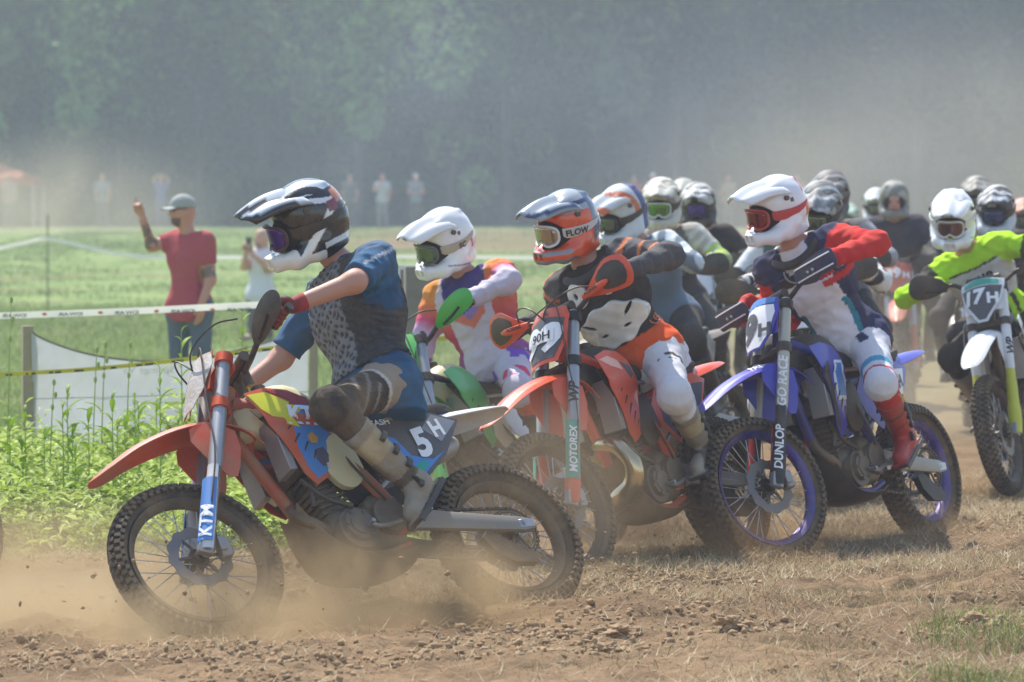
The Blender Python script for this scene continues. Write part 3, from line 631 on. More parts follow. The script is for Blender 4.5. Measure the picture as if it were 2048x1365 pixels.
def helmet(parent, Mh, c, far=0, name='helmet'):
    h = .011 if far > 1 else (.0075 if far else .005)
    pr = [ell((-.012, 0, .035), (.142, .122, .132)), cap((-.04, .0, -.045), (-.045, 0, -.055), .105, .10, .05, sc=(YV, 1.0)),
          cap((.0, .085, -.06), (.10, .072, -.095), .042, .036, .03), cap((.0, -.085, -.06), (.10, -.072, -.095), .042, .036, .03),
          cap((.10, .070, -.095), (.155, .02, -.094), .033, .030, .02), cap((.10, -.070, -.095), (.155, -.02, -.094), .033, .030, .02), bxx((.163, 0, -.088), (.024, .034, .030), np.array([[.96, 0, .28], [0, 1, 0], [-.28, 0, .96]]), .008, .022), cap((-.08, .07, -.10), (.03, .092, -.10), .028, .024, .03), cap((-.08, -.07, -.10), (.03, -.092, -.10), .028, .024, .03),
          ell((-.10, 0, .0), (.05, .09, .05), k=.03), cap((.06, .055, .124), (-.09, .045, .131), .013, .01, .02), cap((.06, -.055, .124), (-.09, -.045, .131), .013, .01, .02)]
    if c.get('open'): pr = pr[:2]
    pr += [('-', ell((.165, 0, .0), (.105, .108, .062), k=.012)), ('-', ell((.06, 0, .0), (.09, .085, .06), k=.012)), cut((0, 0, -.130), (-.30, 0, -1))]
    pr += [('-', bxx((.190, s * .016, -.088), (.016, .008, .016), None, .004, .004)) for s in (1, -1)] if not far else []
    col = c['hcol']
    V, Q = sdf_mesh(pr, h); SH_ = SHELLF if far else SHELL; me = new_mesh(name, V, Q, [SH_], None, True, None, col(V)); o = link(name, me, parent, Mh)
    # lining, chin vent
    b = MB(); b.ball((.035, 0, -.005), (.105, .098, .085), 0, 16, 12); b.build('lining', mat('helmet_lining', '#141416', .9, dirt=.05), o)
    if c.get('face'):
        b = MB(); b.ball((.045, 0, -.01), (.103, .072, .10), 0, 20, 14); b.ball((.15, 0, -.012), (.016, .012, .02), 0, 8, 8)
        b.build('face', mat('face_skin', '#c08a78', .6, dirt=.05), o)
        b = MB(); b.ball((.142, .03, .012), (.008, .014, .006), 0, 8, 6); b.ball((.142, -.03, .012), (.008, .014, .006), 0, 8, 6); b.ball((.138, 0, -.062), (.012, .03, .006), 0, 8, 6); b.build('eyes_and_mouth', mat('dark_features', '#5b2f2c', .5, dirt=0), o)
    # goggles
    if not c.get('nogog'):
        def gp(a, z, r=.0): rr = .122 + r - .012 * (abs(a) / 1.0) ** 2; return V3(.036 + rr * math.cos(a), rr * .86 * math.sin(a), z - .002)
        oc = []
        for t in np.linspace(0, 2 * math.pi, 40, endpoint=False):
            a = .80 * math.copysign(abs(math.cos(t)) ** .7, math.cos(t)); z = .047 * math.copysign(abs(math.sin(t)) ** .7, math.sin(t))
            if z < 0: z *= 1 - .45 * math.exp(-(a / .16) ** 2)
            oc.append((a, z))
        fm = lambda a, z: (gp(a, z), nrm(V3(math.cos(a), math.sin(a), 0)))
        b = MB(); b.add(*plate([(a * .93, z * .9) for a, z in oc], fm, .002, .04 if far else .02)); gl = link('goggles', new_mesh('lens', np.vstack(b.V), b.F, [c['lens']], None, True, None), o)
        b = MB(); b.tube([gp(a, z, .002) for a, z in oc], .0062, 6, closed=True); b.build('goggle_frame', c.get('gframe', BLK), gl)
        def sp(a, z):
            ca, sa = math.cos(a), math.sin(a); k = 1 / math.sqrt((ca / .142) ** 2 + (sa / .122) ** 2); k *= math.sqrt(max(.2, 1 - ((z - .035) / .132) ** 2)); return V3(-.012 + (k + .005) * ca, (k + .005) * sa, z)
        b = MB(); aa = list(np.linspace(.62, 2 * math.pi - .62, 44)); b.add(*strip([[sp(a, z + .012 * max(0, -math.cos(a))) for z in np.linspace(-.022, .024, 5)] for a in aa], .003)); st_ = b.build('goggle_strap', c.get('strap', BLK), gl)
        if c.get('strap_text'):
            tx, mt, a0 = c['strap_text']
            def sm(u, v): a = a0 - u / .13; p = sp(a, v); return p, nrm(p - V3(-.012, 0, p[2]))
            lettering(tx, lambda u, v: sm(-u, v), (0, 0), .03, st_, mt, off=.004)
    # peak
    if not c.get('nopeak'):
        sec = []
        for t in np.linspace(0, 1, 14):
            x = .045 + .215 * t; wd = .116 - .025 * t - .03 * max(0, t - .75) ** 2 * 16 * .5; z = .128 - .022 * t + .016 * math.sin(math.pi * t)
            sec.append([V3(x - .055 * abs(u) ** 2.2 * (1 - t * .2), wd * u, z + .02 - .062 * abs(u) ** 1.8 * (1 - .35 * t) + .010 * math.cos(u * 8) * (1 - .6 * t)) for u in np.linspace(-1, 1, 17)])
        V, Fc = strip(sec, .005); me = new_mesh('peak', V, Fc, [SH_], None, True, None, c.get('pkcol', col)(V)); pk = link('peak', me, o)
        for s in (1, -1): b = MB(); b.cyl((.03, .112 * s, .075), (.03, .124 * s, .076), .012, 12); b.build('peak_screw', BLK, o)
        b = MB(); b.ball((.075, 0, .135), (.05, .03, .012)); b.build('peak_mount', BLK, pk)
    for s in (1, -1):
        if not far:
            for i in range(3): b = MB(); b.box((.135 - .02 * i, s * (.058 + .012 * i), -.093), (.012, .012, .022), None, 0, .3); b.build('chin_vent', BLK, o)
    return o
def hand_sdf(g, e1, e2, e3, side, k=.008, curl=1.0, r=.0095):
    """gloved hand closed round a bar: g grip centre, e1 outward, e2 forward, e3 up"""
    pr = []; w_ = g - e2 * .085 + e3 * .028; pr.append(cap(w_, g - e2 * .03 + e3 * .036, .030, .036, .02, sc=(e3, .62)))
    pr.append(cap(g - e2 * .035 + e3 * .034 - e1 * .022, g - e2 * .035 + e3 * .034 + e1 * .024, .021, .021, .02))
    for i in range(4):
        o = e1 * (-.031 + .021 * i); L = (1, 1.07, 1.0, .86)[i]; kn = g + o + e2 * .0 + e3 * .041
        p1 = g + o * 1.02 + e2 * .034 * L + e3 * .022; p2 = g + o * 1.02 + e2 * .036 * L - e3 * .012 * L; p3 = g + o + e2 * .014 - e3 * .034 * L
        pr += [cap(g + o - e2 * .03 + e3 * .036, kn, r * 1.15, r * 1.12, k), cap(kn, p1, r * 1.08, r, k), cap(p1, p2, r, r * .95, k), cap(p2, p3, r * .95, r * .85, k)]
    t0 = g - e2 * .045 - e1 * .022 + e3 * .018; t1 = g - e2 * .012 - e1 * .045 - e3 * .018; t2 = g + e2 * .018 - e1 * .042 - e3 * .034
    pr += [cap(t0, t1, .0145, .0125, k), cap(t1, t2, .012, .010, k)]; return pr, w_
def rider(bk, c):
    M, S = bk['M'], bk['S']; far = c.get('far', 0); S3 = np.array(S)
    tf = lambda p: (S3 @ np.append(p, 1))[:3]
    H = V3(*c['hip']); Nk = V3(*c['neck']); Hd = V3(*c['head']); up = nrm(Nk - H); TL = np.linalg.norm(Nk - H)
    lat = V3(*c.get('lat', (0, 1, 0))); lat = nrm(lat - up * (lat @ up)); fw = np.cross(lat, up)
    hl = V3(*c.get('hlat', (0, 1, 0)))
    J = dict(); E = {}
    for s, n in ((1, 'L'), (-1, 'R')):
        sh = Nk - up * .055 + lat * .185 * s; g = tf(V3(.962, .335 * s, 1.262)); e1 = nrm(tf(V3(.95, .395 * s, 1.262)) - tf(V3(.98, .275 * s, 1.262)))
        if c.get('wave') == n: pass
        gb = nrm(g - (sh + lat * .12 * s - V3(0, 0, .12))); e2 = nrm(gb - e1 * (gb @ e1)); e3 = np.cross(e1, e2) * s; e3 = e3 if e3[2] > 0 else -e3
        hp, wr_ = hand_sdf(g, e1, e2, e3, s)
        el = ik(sh, wr_, c.get('ua', .30), .265, c.get('pole' + n, (-.4, 1. * s, -.25)))
        hj = H + hl * .09 * s; pk = V3(.515, .19 * s, .40); an = V3(*c['ank' + n]) if 'ank' + n in c else pk + V3(-.05, .02 * s, .115)
        kn = ik(hj, an, c.get('th', .45), .44, c.get('kp' + n, (1, .4 * s, .55)))
        J[n] = dict(sh=sh, el=el, wr=wr_, g=g, e=(e1, e2, e3), hp=hp, hj=hj, an=an, kn=kn)
    B = c.get('bulk', 1.0)
    def torso(x, wr=0.):
        return [cap(H - hl * .075, H + hl * .075, .112 * B + x, None, .06), cap(H + up * .06, H + up * TL * .5, .118 * B + x, .112 * B + x, .08, wr, 40, (fw, .9)),
                cap(H + up * TL * .62 - lat * .065, H + up * TL * .62 + lat * .065, .112 * B + x, None, .08, 0, 0), cap(H + up * TL * .84 - lat * .12, H + up * TL * .84 + lat * .12, .076 * B + x, None, .07),
                cap(Nk - up * .07, Nk - up * .02, .085 + x, .06 + x, .06)]
    def arm(j, x, wr=0., e=.93):
        w_ = j['el'] + (j['wr'] - j['el']) * e
        return [cap(j['sh'], j['el'], .050 + x * 1.1, .040 + x * .9, .05, wr, 75), cap(j['el'], w_, .040 + x * .9, .028 + x * .8, .03, wr, 95)]
    def leg(j, x, e=1., wr=0.): k2 = j['kn'] + (j['an'] - j['kn']) * e; return [cap(j['hj'], j['kn'], .088 + x, .06 + x, .06, wr, 50), cap(j['kn'], k2, .06 + x, .048 + x, .04, wr, 60)]
    hh = .026 if far > 1 else (.018 if far else .0098)
    body = torso(0) + [cap(Nk - up * .05, Hd, .055, .06, .04), ell(Hd + V3(0, 0, .01), (.092, .078, .11))]
    for n in 'LR': body += arm(J[n], .004, 0, 1) + leg(J[n], -.006)
    V, Q = sdf_mesh(body, hh); sk = np.tile(hx(c.get('skin', '#c08d78')), (len(V), 1))
    me = new_mesh('person', V, Q, [SKIN], None, True, None, sk); root = link('person', me, None, M)
    tag(root, c['label'], 'person', 'riders on dirt bikes')
    def coords(V):
        d = {}; r = V - H; d['u'] = r @ up / TL; d['v'] = r @ lat; d['f'] = r @ fw; d['V'] = V
        ds = [np.abs(sdf(V, torso(0)))]
        for n in 'LR':
            j = J[n]; a, b_, w_ = j['sh'], j['el'], j['wr']; dd = []
            for p, q in ((a, b_), (b_, w_)):
                ba = q - p; t = np.clip((V - p) @ ba / (ba @ ba), 0, 1); dd.append((np.linalg.norm(V - p - t[:, None] * ba, axis=1), t))
            m_ = dd[0][0] < dd[1][0]; ds.append(np.where(m_, dd[0][0], dd[1][0]) - .055); d['s' + n] = np.where(m_, dd[0][1], 1 + dd[1][1])
            ba = w_ - b_ if 0 else nrm(w_ - a); d['t' + n] = (V - a) @ nrm(np.cross(ba, lat)) 
        d['reg'] = np.argmin(np.abs(np.stack(ds)) if 0 else np.stack([ds[0] + .02, ds[1], ds[2]]), 0); d['s'] = np.where(d['reg'] == 1, d['sL'], d['sR']); return d
    # jersey
    sl_ = c.get('sleeve', .92); jx = c.get('loose', .016); hem = c.get('hem', -.06)
    jp = torso(jx, .006)
    if hem < -.1: jp += [cap(H - up * (-hem) * .8 - fw * .03, H + up * .1, .15 * B, .125, .06, .008, 45)]
    for n in 'LR': jp += arm(J[n], jx, .011 if not far else .005, sl_ if sl_ > 0 else .0)[:2 if sl_ > 0 else 1]
    jp += [('-', cap(Nk + up * .045, Nk + up * .4, .088, .12, .02))]; hn = nrm(-up - fw * c.get('hemt', 0)); hp_ = H + up * hem
    def hemcut(P, f): r = P - H; m_ = (np.abs(r @ lat) < .24) & (r @ up < .12); return np.where(m_, np.maximum(f, (P - hp_) @ hn), f)
    if sl_ <= 0:
        for n in 'LR': j = J[n]; d = nrm(j['el'] - j['sh'])
        short = [(J[n]['sh'] + (J[n]['el'] - J[n]['sh']) * (1 + sl_), nrm(J[n]['el'] - J[n]['sh']), J[n]['el']) for n in 'LR']
        ex0 = lambda P, f: np.maximum.reduce([f] + [np.where(np.linalg.norm(P - e, axis=1) < .20, np.maximum(f, (P - p) @ d), f) for p, d, e in short])
    else: ex0 = None
    def wrinkle(P, f):
        a = .010 if not far else .005
        if a: w1 = nz(P * V3(1, 1, 1.7), 17, 1.); f = f + a * (np.abs(w1) ** .6 - .55) + a * .6 * nz(P * V3(1, 1, 1.4), 34, 2.)
        f = hemcut(P, f); return ex0(P, f) if ex0 else f
    jo = sdf_obj('jersey', jp, hh, CLOTH, root, lambda V: c['jcol'](coords(V)), wrinkle)
    # trousers
    pe = c.get('pantend', .45)
    pp = [cap(H - hl * .075, H + hl * .075, .12 * B, None, .05)] + sum([leg(J[n], .010, pe, .006 if not far else 0) + [ell(J[n]['kn'] + nrm(J[n]['kn'] - (J[n]['hj'] + J[n]['an']) / 2) * .015, (.060, .060, .075), k=.05)] for n in 'LR'], [])
    def pc(V):
        d = dict(V=V)
        for n in 'LR':
            j = J[n]; dd = []
            for p, q in ((j['hj'], j['kn']), (j['kn'], j['an'])): ba = q - p; t = np.clip((V - p) @ ba / (ba @ ba), 0, 1); dd.append((np.linalg.norm(V - p - t[:, None] * ba, axis=1), t))
            m_ = dd[0][0] < dd[1][0]; d['d' + n] = np.minimum(dd[0][0], dd[1][0]); d['s' + n] = np.where(m_, dd[0][1], 1 + dd[1][1]); d['w' + n] = (V - j['kn']) @ nrm(j['kn'] - (j['hj'] + j['an']) / 2)
        m_ = d['dL'] < d['dR']; d['s'] = np.where(m_, d['sL'], d['sR']); d['w'] = np.where(m_, d['wL'], d['wR']); d['out'] = np.where(m_, (V - J['L']['hj']) @ hl, -(V - J['R']['hj']) @ hl); return c['pcol'](d)
    def pw(P, f):
        r = P - H; f = np.where((np.abs(r @ fw) < .15) & (r @ up > .05), np.maximum(f, r @ up - .12), f)
        return f + (.0065 * (np.abs(nz(P * V3(1, 1, 1.6), 16, 3.)) ** .6 - .55) if not far else 0)
    sdf_obj('trousers', pp, hh, CLOTHM if c.get('muddy') else CLOTH, root, pc, pw)
    # boots
    for n, s in (('L', 1), ('R', -1)):
        j = J[n]; an, kn = j['an'], j['kn']; su = nrm(kn - an); tp = c.get('toe', -.25); fd = nrm(V3(math.cos(tp), .12 * s, math.sin(tp))); fd = nrm(fd); fs = nrm(np.cross(fd, -YV)); fs = fs if fs[2] > 0 else -fs; fl = np.cross(fs, fd); R = np.stack([fd, fl, fs], 1)
        top = an + (kn - an) * .72
        bp = [cap(an + su * .02, top, .052, .068, .03), cap(an - fs * .03 - fd * .02, an - fs * .045 + fd * .01, .048, .046, .03), cap(an - fs * .03, an + fd * .16 - fs * .055, .046, .034, .035), bxx(an + fd * .065 - fs * .088, (.145, .045, .013), R, .01, .012),
              cap(an + su * .12 + fd * .052, top - su * .02 + fd * .06, .016, .022, .02), cut(top, su)]
        bt = sdf_obj('boot', bp, .008 if not far else hh * .8, CLOTHM if c.get('muddy') else mat('boot_shell', rough=.4, attr='Col', dirt=.16, dscale=5), root, lambda V: c['bcol'](V, an, su, fd, fs))
        if not far:
            for i in range(4):
                if i < 3: cc = an + su * (.07 + .075 * i); r = .062 + .004 * i; up_ = su
                else: cc = an + fd * .05 - fs * .02; r = .058; up_ = nrm(fd + su * .5)
                e2 = nrm(np.cross(up_, YV)); e3 = np.cross(up_, e2); b = MB(); b.tube([cc + (e2 * math.cos(a) + e3 * math.sin(a)) * r for a in np.linspace(-1.8, 1.8, 12)], .006, 6, ry=2.2); b.box(cc + nrm(YV * s - up_ * (YV @ up_) * s) * (r + .004), (.03, .012, .018), R, 0, .3); b.build('buckle', c.get('buck', BLK), bt)
            b = MB(); b.add(*plate([(-.08, -.01), (.21, -.01), (.21, .012), (-.08, .012)], lambda u, v: (an + fd * u - fs * (.098 - v) + fl * .046 * s, nrm(fl * s)), .004, .05)); b.build('sole_edge', BLK, bt)
    # gloves
    for n, s in (('L', 1), ('R', -1)):
        j = J[n]; gp = list(j['hp']) + [cap(j['wr'], j['wr'] + (j['el'] - j['wr']) * .16, .032, .036, .015)]
        e1, e2, e3 = j['e']
        sdf_obj('glove', gp, (.006 if not far else .011), mat('glove_cloth', rough=.8, attr='Col', dirt=.12), root, lambda V: c['gcol'](V, j['g'], e1, e2, e3))
    # helmet
    az, pi_, ro = c['look']; Rw = Matrix.Rotation(rad(az), 3, 'Z') @ Matrix.Rotation(rad(pi_), 3, 'Y') @ Matrix.Rotation(rad(ro), 3, 'X')
    Rl = M.to_3x3().normalized().inverted() @ Rw; hm = helmet(root, Matrix.Translation(Vector(Hd)) @ Rl.to_4x4() @ Matrix.Scale(c.get('hs', 1.0), 4), c, far)
    return dict(root=root, J=J, H=H, up=up, lat=lat, fw=fw, TL=TL, torso=torso, coords=coords, jersey=jo, helmet=hm, Nk=Nk, Hd=Hd, M=M)
def project_text(tx, r, u0, v0, h, m, ang=0., target='jersey', side='front', name='lettering', **kw):
    """print on cloth: cast from in front of the chest back onto the garment"""
    from mathutils.bvhtree import BVHTree
    me = r[target].data; bv = BVHTree.FromPolygons([v.co[:] for v in me.vertices], [p.vertices[:] for p in me.polygons])
    d = {'front': r['fw'], 'left': r['lat'], 'back': -r['fw']}[side]; e = np.cross(r['up'], d)
    base = r['H'] + r['up'] * u0 * r['TL'] + (r['lat'] if side != 'left' else r['fw']) * v0
    def f(a, b):
        p = base + e * a + r['up'] * b; hit = bv.ray_cast(Vector(p + d * .5), Vector(-d))
        if hit[0] is None: return p + d * .12, d
        return V3(*hit[0]), V3(*hit[1])
    return lettering(tx, f, (0, 0), h, r[target], m, name, ang=ang, off=.004, **kw)
def armor(r, name, off, thick, region, colf, m, h=.01, bump=None, parent=None):
    T = r['torso'](off)
    def ex(P, f):
        d = {}; q = P - r['H']; u = q @ r['up'] / r['TL']; v = q @ r['lat']; w_ = q @ r['fw']
        f = f + (bump(u, v, w_) if bump is not None else 0)
        f2 = np.maximum(f, -(f + thick)) if 0 else f
        return np.maximum(f2, region(u, v, w_))
    return sdf_obj(name, T, h, m, parent or r['root'], colf, ex)
# ------------------------------------------------------------------ ground
def vnoise(X, Y, seed=0):
    xi, yi = np.floor(X).astype(np.int64), np.floor(Y).astype(np.int64); xf, yf = X - xi, Y - yi
    def h(a, b): n = (a * 374761393 + b * 668265263 + seed * 974634777) & 0x7fffffff; n = ((n ^ (n >> 13)) * 1274126177) & 0x7fffffff; return ((n ^ (n >> 16)) & 0xffff) / 65535.
    u, v = xf * xf * (3 - 2 * xf), yf * yf * (3 - 2 * yf)
    return (h(xi, yi) * (1 - u) + h(xi + 1, yi) * u) * (1 - v) + (h(xi, yi + 1) * (1 - u) + h(xi + 1, yi + 1) * u) * v - .5
def fbm(X, Y, f, o=5, seed=0):
    r = 0; a = 1.
    for i in range(o): r = r + a * vnoise(X * f + 17 * i, Y * f + 31 * i, seed + i); f *= 2.03; a *= .52
    return r
def sstep(a, b, x): t = np.clip((x - a) / (b - a), 0, 1); return t * t * (3 - 2 * t)
def trackmask(X, Y):
    """1 on the torn up dirt, 0 on the grass"""
    e = .5 * fbm(X, Y, .6, 3, 5); left = sstep(19.6, 18.9, Y + e * 1.6 + .35 * np.maximum(0, X + 1.2)); right = sstep(-.9, .3, X + e - .02 * (Y - 19))
    far_ = sstep(60, 48, Y); return np.clip(np.maximum(left, right * far_), 0, 1)
def gh(X, Y):
    X, Y = np.asarray(X, float), np.asarray(Y, float); base = 1.58 * sstep(38, 132, Y) * .55 + 1.58 * .45 * np.clip((Y - 36) / 96, 0, 1.3)
    tm = trackmask(X, Y); near_ = sstep(45, 22, Y)
    r = .05 * fbm(X, Y, .35, 3, 1) + near_ * tm * (.062 * fbm(X, Y, 2.2, 5, 2) + .034 * np.maximum(0, fbm(X, Y, 10, 3, 3)) + .012 * fbm(X, Y, 19, 2, 6)) + near_ * (1 - tm) * .03 * fbm(X, Y, 2.5, 3, 4)
    # thrown up berm in front of the wheels on the right and wheel ruts
    base = base - .14 * np.exp(-(((X - .25) / .9) ** 2 + ((Y - 20.7) / .8) ** 2))
    br = np.exp(-((Y - (15.55 + .55 * (X - .2))) / .35) ** 2) * sstep(-.4, .5, X) * .045 * near_
    rut = 0
    for a_, b_, w_, d_ in ((16.2, .35, .07, .03), (15.75, .30, .06, .028), (14.55, .18, .07, .022), (17.1, .5, .08, .03), (18.0, .55, .08, .03), (14.0, .10, .06, .018)):
        q_ = (Y - (a_ + b_ * X + .12 * np.sin(X * 1.3 + a_))) / w_; rut = rut + near_ * tm * d_ * (-np.exp(-q_ ** 2) + .55 * np.exp(-(np.abs(q_) - 1.9) ** 2) * (1 + 1.2 * vnoise(X * 14, Y * 14, 8)))
    rut = rut + near_ * (.13 * np.exp(-(((X - 2.75) / .7) ** 2 + ((Y - 19.2) / 1.6) ** 2)) + .07 * np.exp(-(((X - 1.9) / 1.1) ** 2 + ((Y - 17.2) / .5) ** 2)))
    return base + r + br + rut
def gm(key, c1, c2, c3, sc, rough=.95, bump=.5):
    m = bpy.data.materials.new(key); m.use_nodes = True; t = m.node_tree; N, L = t.nodes, t.links; b = N['Principled BSDF']; b.inputs['Roughness'].default_value = rough; b.inputs['Specular IOR Level'].default_value = .15
    g = N.new('ShaderNodeNewGeometry'); out = []
    for s, d in ((sc, 8), (sc * .12, 4), (sc * 6, 4)):
        n = N.new('ShaderNodeTexNoise'); n.inputs['Scale'].default_value = s; n.inputs['Detail'].default_value = d; n.inputs['Roughness'].default_value = .65; L.new(g.outputs['Position'], n.inputs['Vector']); out.append(n)
    a = N.new('ShaderNodeMix'); a.data_type = 'RGBA'; a.inputs[6].default_value = (*hx(c1), 1); a.inputs[7].default_value = (*hx(c2), 1); r1_ = N.new('ShaderNodeMapRange'); r1_.inputs[1].default_value = .35; r1_.inputs[2].default_value = .65; L.new(out[0].outputs[0], r1_.inputs[0]); L.new(r1_.outputs[0], a.inputs[0])
    d = N.new('ShaderNodeMix'); d.data_type = 'RGBA'; d.inputs[7].default_value = (*hx(c3), 1); r2_ = N.new('ShaderNodeMapRange'); r2_.inputs[1].default_value = .45; r2_.inputs[2].default_value = .7; r2_.inputs[4].default_value = .8; L.new(out[1].outputs[0], r2_.inputs[0]); L.new(r2_.outputs[0], d.inputs[0]); L.new(a.outputs[2], d.inputs[6])
    L.new(d.outputs[2], b.inputs['Base Color']); bp = N.new('ShaderNodeBump'); bp.inputs['Strength'].default_value = bump; bp.inputs['Distance'].default_value = .03; L.new(out[2].outputs[0], bp.inputs['Height']); L.new(bp.outputs[0], b.inputs['Normal'])
    return m, d.outputs[2], N, L, b
def ground_mat():
    m, dirtc, N, L, b = gm('ground_earth', '#725c44', '#8d7457', '#5b4732', 3.2, bump=.7)
    at_ = N.new('ShaderNodeAttribute'); at_.attribute_name = 'Col'; sp = N.new('ShaderNodeSeparateColor'); L.new(at_.outputs['Color'], sp.inputs[0])
    g = N.new('ShaderNodeNewGeometry'); n = N.new('ShaderNodeTexNoise'); n.inputs['Scale'].default_value = 1.4; n.inputs['Detail'].default_value = 9; n.inputs['Roughness'].default_value = .7; L.new(g.outputs['Position'], n.inputs['Vector'])
    cr = N.new('ShaderNodeValToRGB'); e = cr.color_ramp.elements; e[0].position = .36; e[0].color = (*hx('#5c6e3a'), 1); e[1].position = .66; e[1].color = (*hx('#94a066'), 1); x = cr.color_ramp.elements.new(.5); x.color = (*hx('#778a4a'), 1); L.new(n.outputs[0], cr.inputs[0])
    mx = N.new('ShaderNodeMix'); mx.data_type = 'RGBA'; L.new(sp.outputs[0], mx.inputs[0]); L.new(cr.outputs[0], mx.inputs[6]); L.new(dirtc, mx.inputs[7]); L.new(mx.outputs[2], b.inputs['Base Color']); return m
def grid(x0, x1, y0, y1, nx, ny, yw=1.0):
    xs = np.linspace(x0, x1, nx); t = np.linspace(0, 1, ny) ** yw; ys = y0 + (y1 - y0) * t; X, Y = np.meshgrid(xs, ys, indexing='ij'); return X, Y
GMAT = ground_mat()
# one sheet: fine in the middle near the track, coarse outside
xs = np.concatenate([np.linspace(-160, -14, 24)[:-1], np.linspace(-14, -3.4, 60)[:-1], np.linspace(-3.4, 4.2, 330), np.linspace(4.2, 14, 60)[1:], np.linspace(14, 160, 24)[1:]])
ys = np.concatenate([np.linspace(-20, 12.8, 20)[:-1], np.linspace(12.8, 23, 420), np.linspace(23, 45, 160)[1:], np.linspace(45, 150, 160)[1:], np.linspace(150, 320, 12)[1:]])
X, Y = np.meshgrid(xs, ys, indexing='ij'); Z = gh(X, Y); nx, ny = X.shape
I = np.arange(nx * ny).reshape(nx, ny); Fq = np.stack([I[:-1, :-1], I[1:, :-1], I[1:, 1:], I[:-1, 1:]], -1).reshape(-1, 4)
tmv = trackmask(X, Y); strip_ = sstep(88, 104, Y) * sstep(132, 124, Y) * sstep(-7, -2.5, X) * (.8 + .5 * fbm(X, Y, .3, 3, 9)); tmv = np.maximum(tmv * (1 - .25 * sstep(24, 40, Y)), strip_); bare = sstep(.28, .42, fbm(X, Y, .5, 4, 12)) * sstep(24, 30, Y) * .5; tmv = np.clip(np.maximum(tmv, bare), 0, 1)
me = new_mesh('ground', np.stack([X, Y, Z], -1).reshape(-1, 3), Fq, [GMAT], None, True, None, np.repeat(tmv.reshape(-1, 1), 3, 1)); o = link('ground', me); tag(o, 'uneven brown dirt track and green field rising to the trees', None, None, 'structure')
# ------------------------------------------------------------------ scattered matter (each a mass nobody could count)
def ribbons(P, h, wdt, bend, az, seg=2):
    """thin bent blades: arrays of root, height, width, bend vector"""
    n = len(P); V = np.zeros((n, seg * 2 + 1, 3)); side = np.stack([np.cos(az), np.sin(az), 0 * az], 1)
    for k in range(seg): t = k / seg; c = P + np.stack([bend[:, 0] * t * t, bend[:, 1] * t * t, h * t], 1); w_ = (wdt * (1 - .5 * t))[:, None]; V[:, 2 * k] = c - side * w_; V[:, 2 * k + 1] = c + side * w_
    V[:, -1] = P + np.stack([bend[:, 0], bend[:, 1], h], 1); F_ = []
    base = np.arange(n)[:, None] * (seg * 2 + 1)
    tri = []
    for k in range(seg - 1): tri += [[2 * k, 2 * k + 1, 2 * k + 3], [2 * k, 2 * k + 3, 2 * k + 2]]
    tri.append([2 * seg - 2, 2 * seg - 1, 2 * seg]); Fc = (base[:, None, :] + np.array(tri)[None]).reshape(-1, 3); return V.reshape(-1, 3), Fc
def blade_mat(key): return mat(key, rough=.6, attr='Col', dirt=0, trans=.35, spec=.25)
BLADE = blade_mat('blade'); STRAWM = mat('straw', rough=.75, attr='Col', dirt=0, trans=.15, spec=.2)
def scatter(name, n, xr, yr, dens_, hr, wr_, cols, label, m, lean=.5, flat_=0, yp=1.0):
    k = int(n * 3); X = RS.uniform(*xr, k); Y = yr[0] + (yr[1] - yr[0]) * RS.rand(k) ** yp; keep = RS.rand(k) < dens_(X, Y); X, Y = X[keep][:n], Y[keep][:n]; n = len(X)
    cl = fbm(X, Y, 3., 2, 21); h = RS.uniform(*hr, n) * (1 + .9 * cl); az = RS.uniform(0, 2 * math.pi, n); P = np.stack([X, Y, gh(X, Y) - .004], 1)
    ba = RS.uniform(0, 2 * math.pi, n); 
    if flat_: L_ = h; bend = np.stack([np.cos(ba) * L_, np.sin(ba) * L_], 1); h2 = RS.uniform(.0, flat_, n); az = ba + math.pi / 2; P[:, 2] += RS.uniform(.0, .02, n)
    else: bl = h * RS.uniform(.1, lean, n); bend = np.stack([np.cos(ba) * bl, np.sin(ba) * bl], 1); h2 = h
    V, Fc = ribbons(P, h2, RS.uniform(*wr_, n), bend, az, 1 if flat_ else 2); ci = RS.randint(0, len(cols), n); c = cst(cols)[ci] * RS.uniform(.75, 1.2, (n, 1)); per = len(V) // n
    o = link(name, new_mesh(name, V, Fc, [m], None, False, None, np.repeat(c, per, 0))); tag(o, label, None, None, 'stuff'); return o
vis = lambda X, Y, mg=.7: np.abs(X) < Y * .127 + mg
GC = ['#6f8f2e', '#86a33c', '#9ab34c', '#5f7f2a', '#b3bd6a']; SCOL = ['#b8a480', '#a58c68', '#cbbb94', '#8d7656', '#756046', '#c9bfa0']
scatter('straw', 120000, (-3.2, 3.6), (13.2, 25), lambda X, Y: vis(X, Y) * (trackmask(X, Y) > .3) * (.10 + .9 * np.clip(.15 + 2.2 * fbm(X, Y, .9, 3, 30) + .3 * X - .1 + .6 * sstep(15.6, 16.6, Y), 0, 1)), (.03, .13), (.0006, .0018), SCOL, 'loose dry straw strewn over the dirt track', STRAWM, flat_=.055)
scatter('dry_grass', 26000, (-.6, 3.6), (13.2, 24), lambda X, Y: vis(X, Y) * np.clip(-.25 + 1.8 * fbm(X, Y, 1.3, 3, 33) + .25 * X + .35 * sstep(15.4, 16.4, Y), 0, 1), (.015, .06), (.0008, .002), SCOL[:4] + ['#8f9150'], 'short dry grass stubble on the right of the track', STRAWM, lean=1.6)
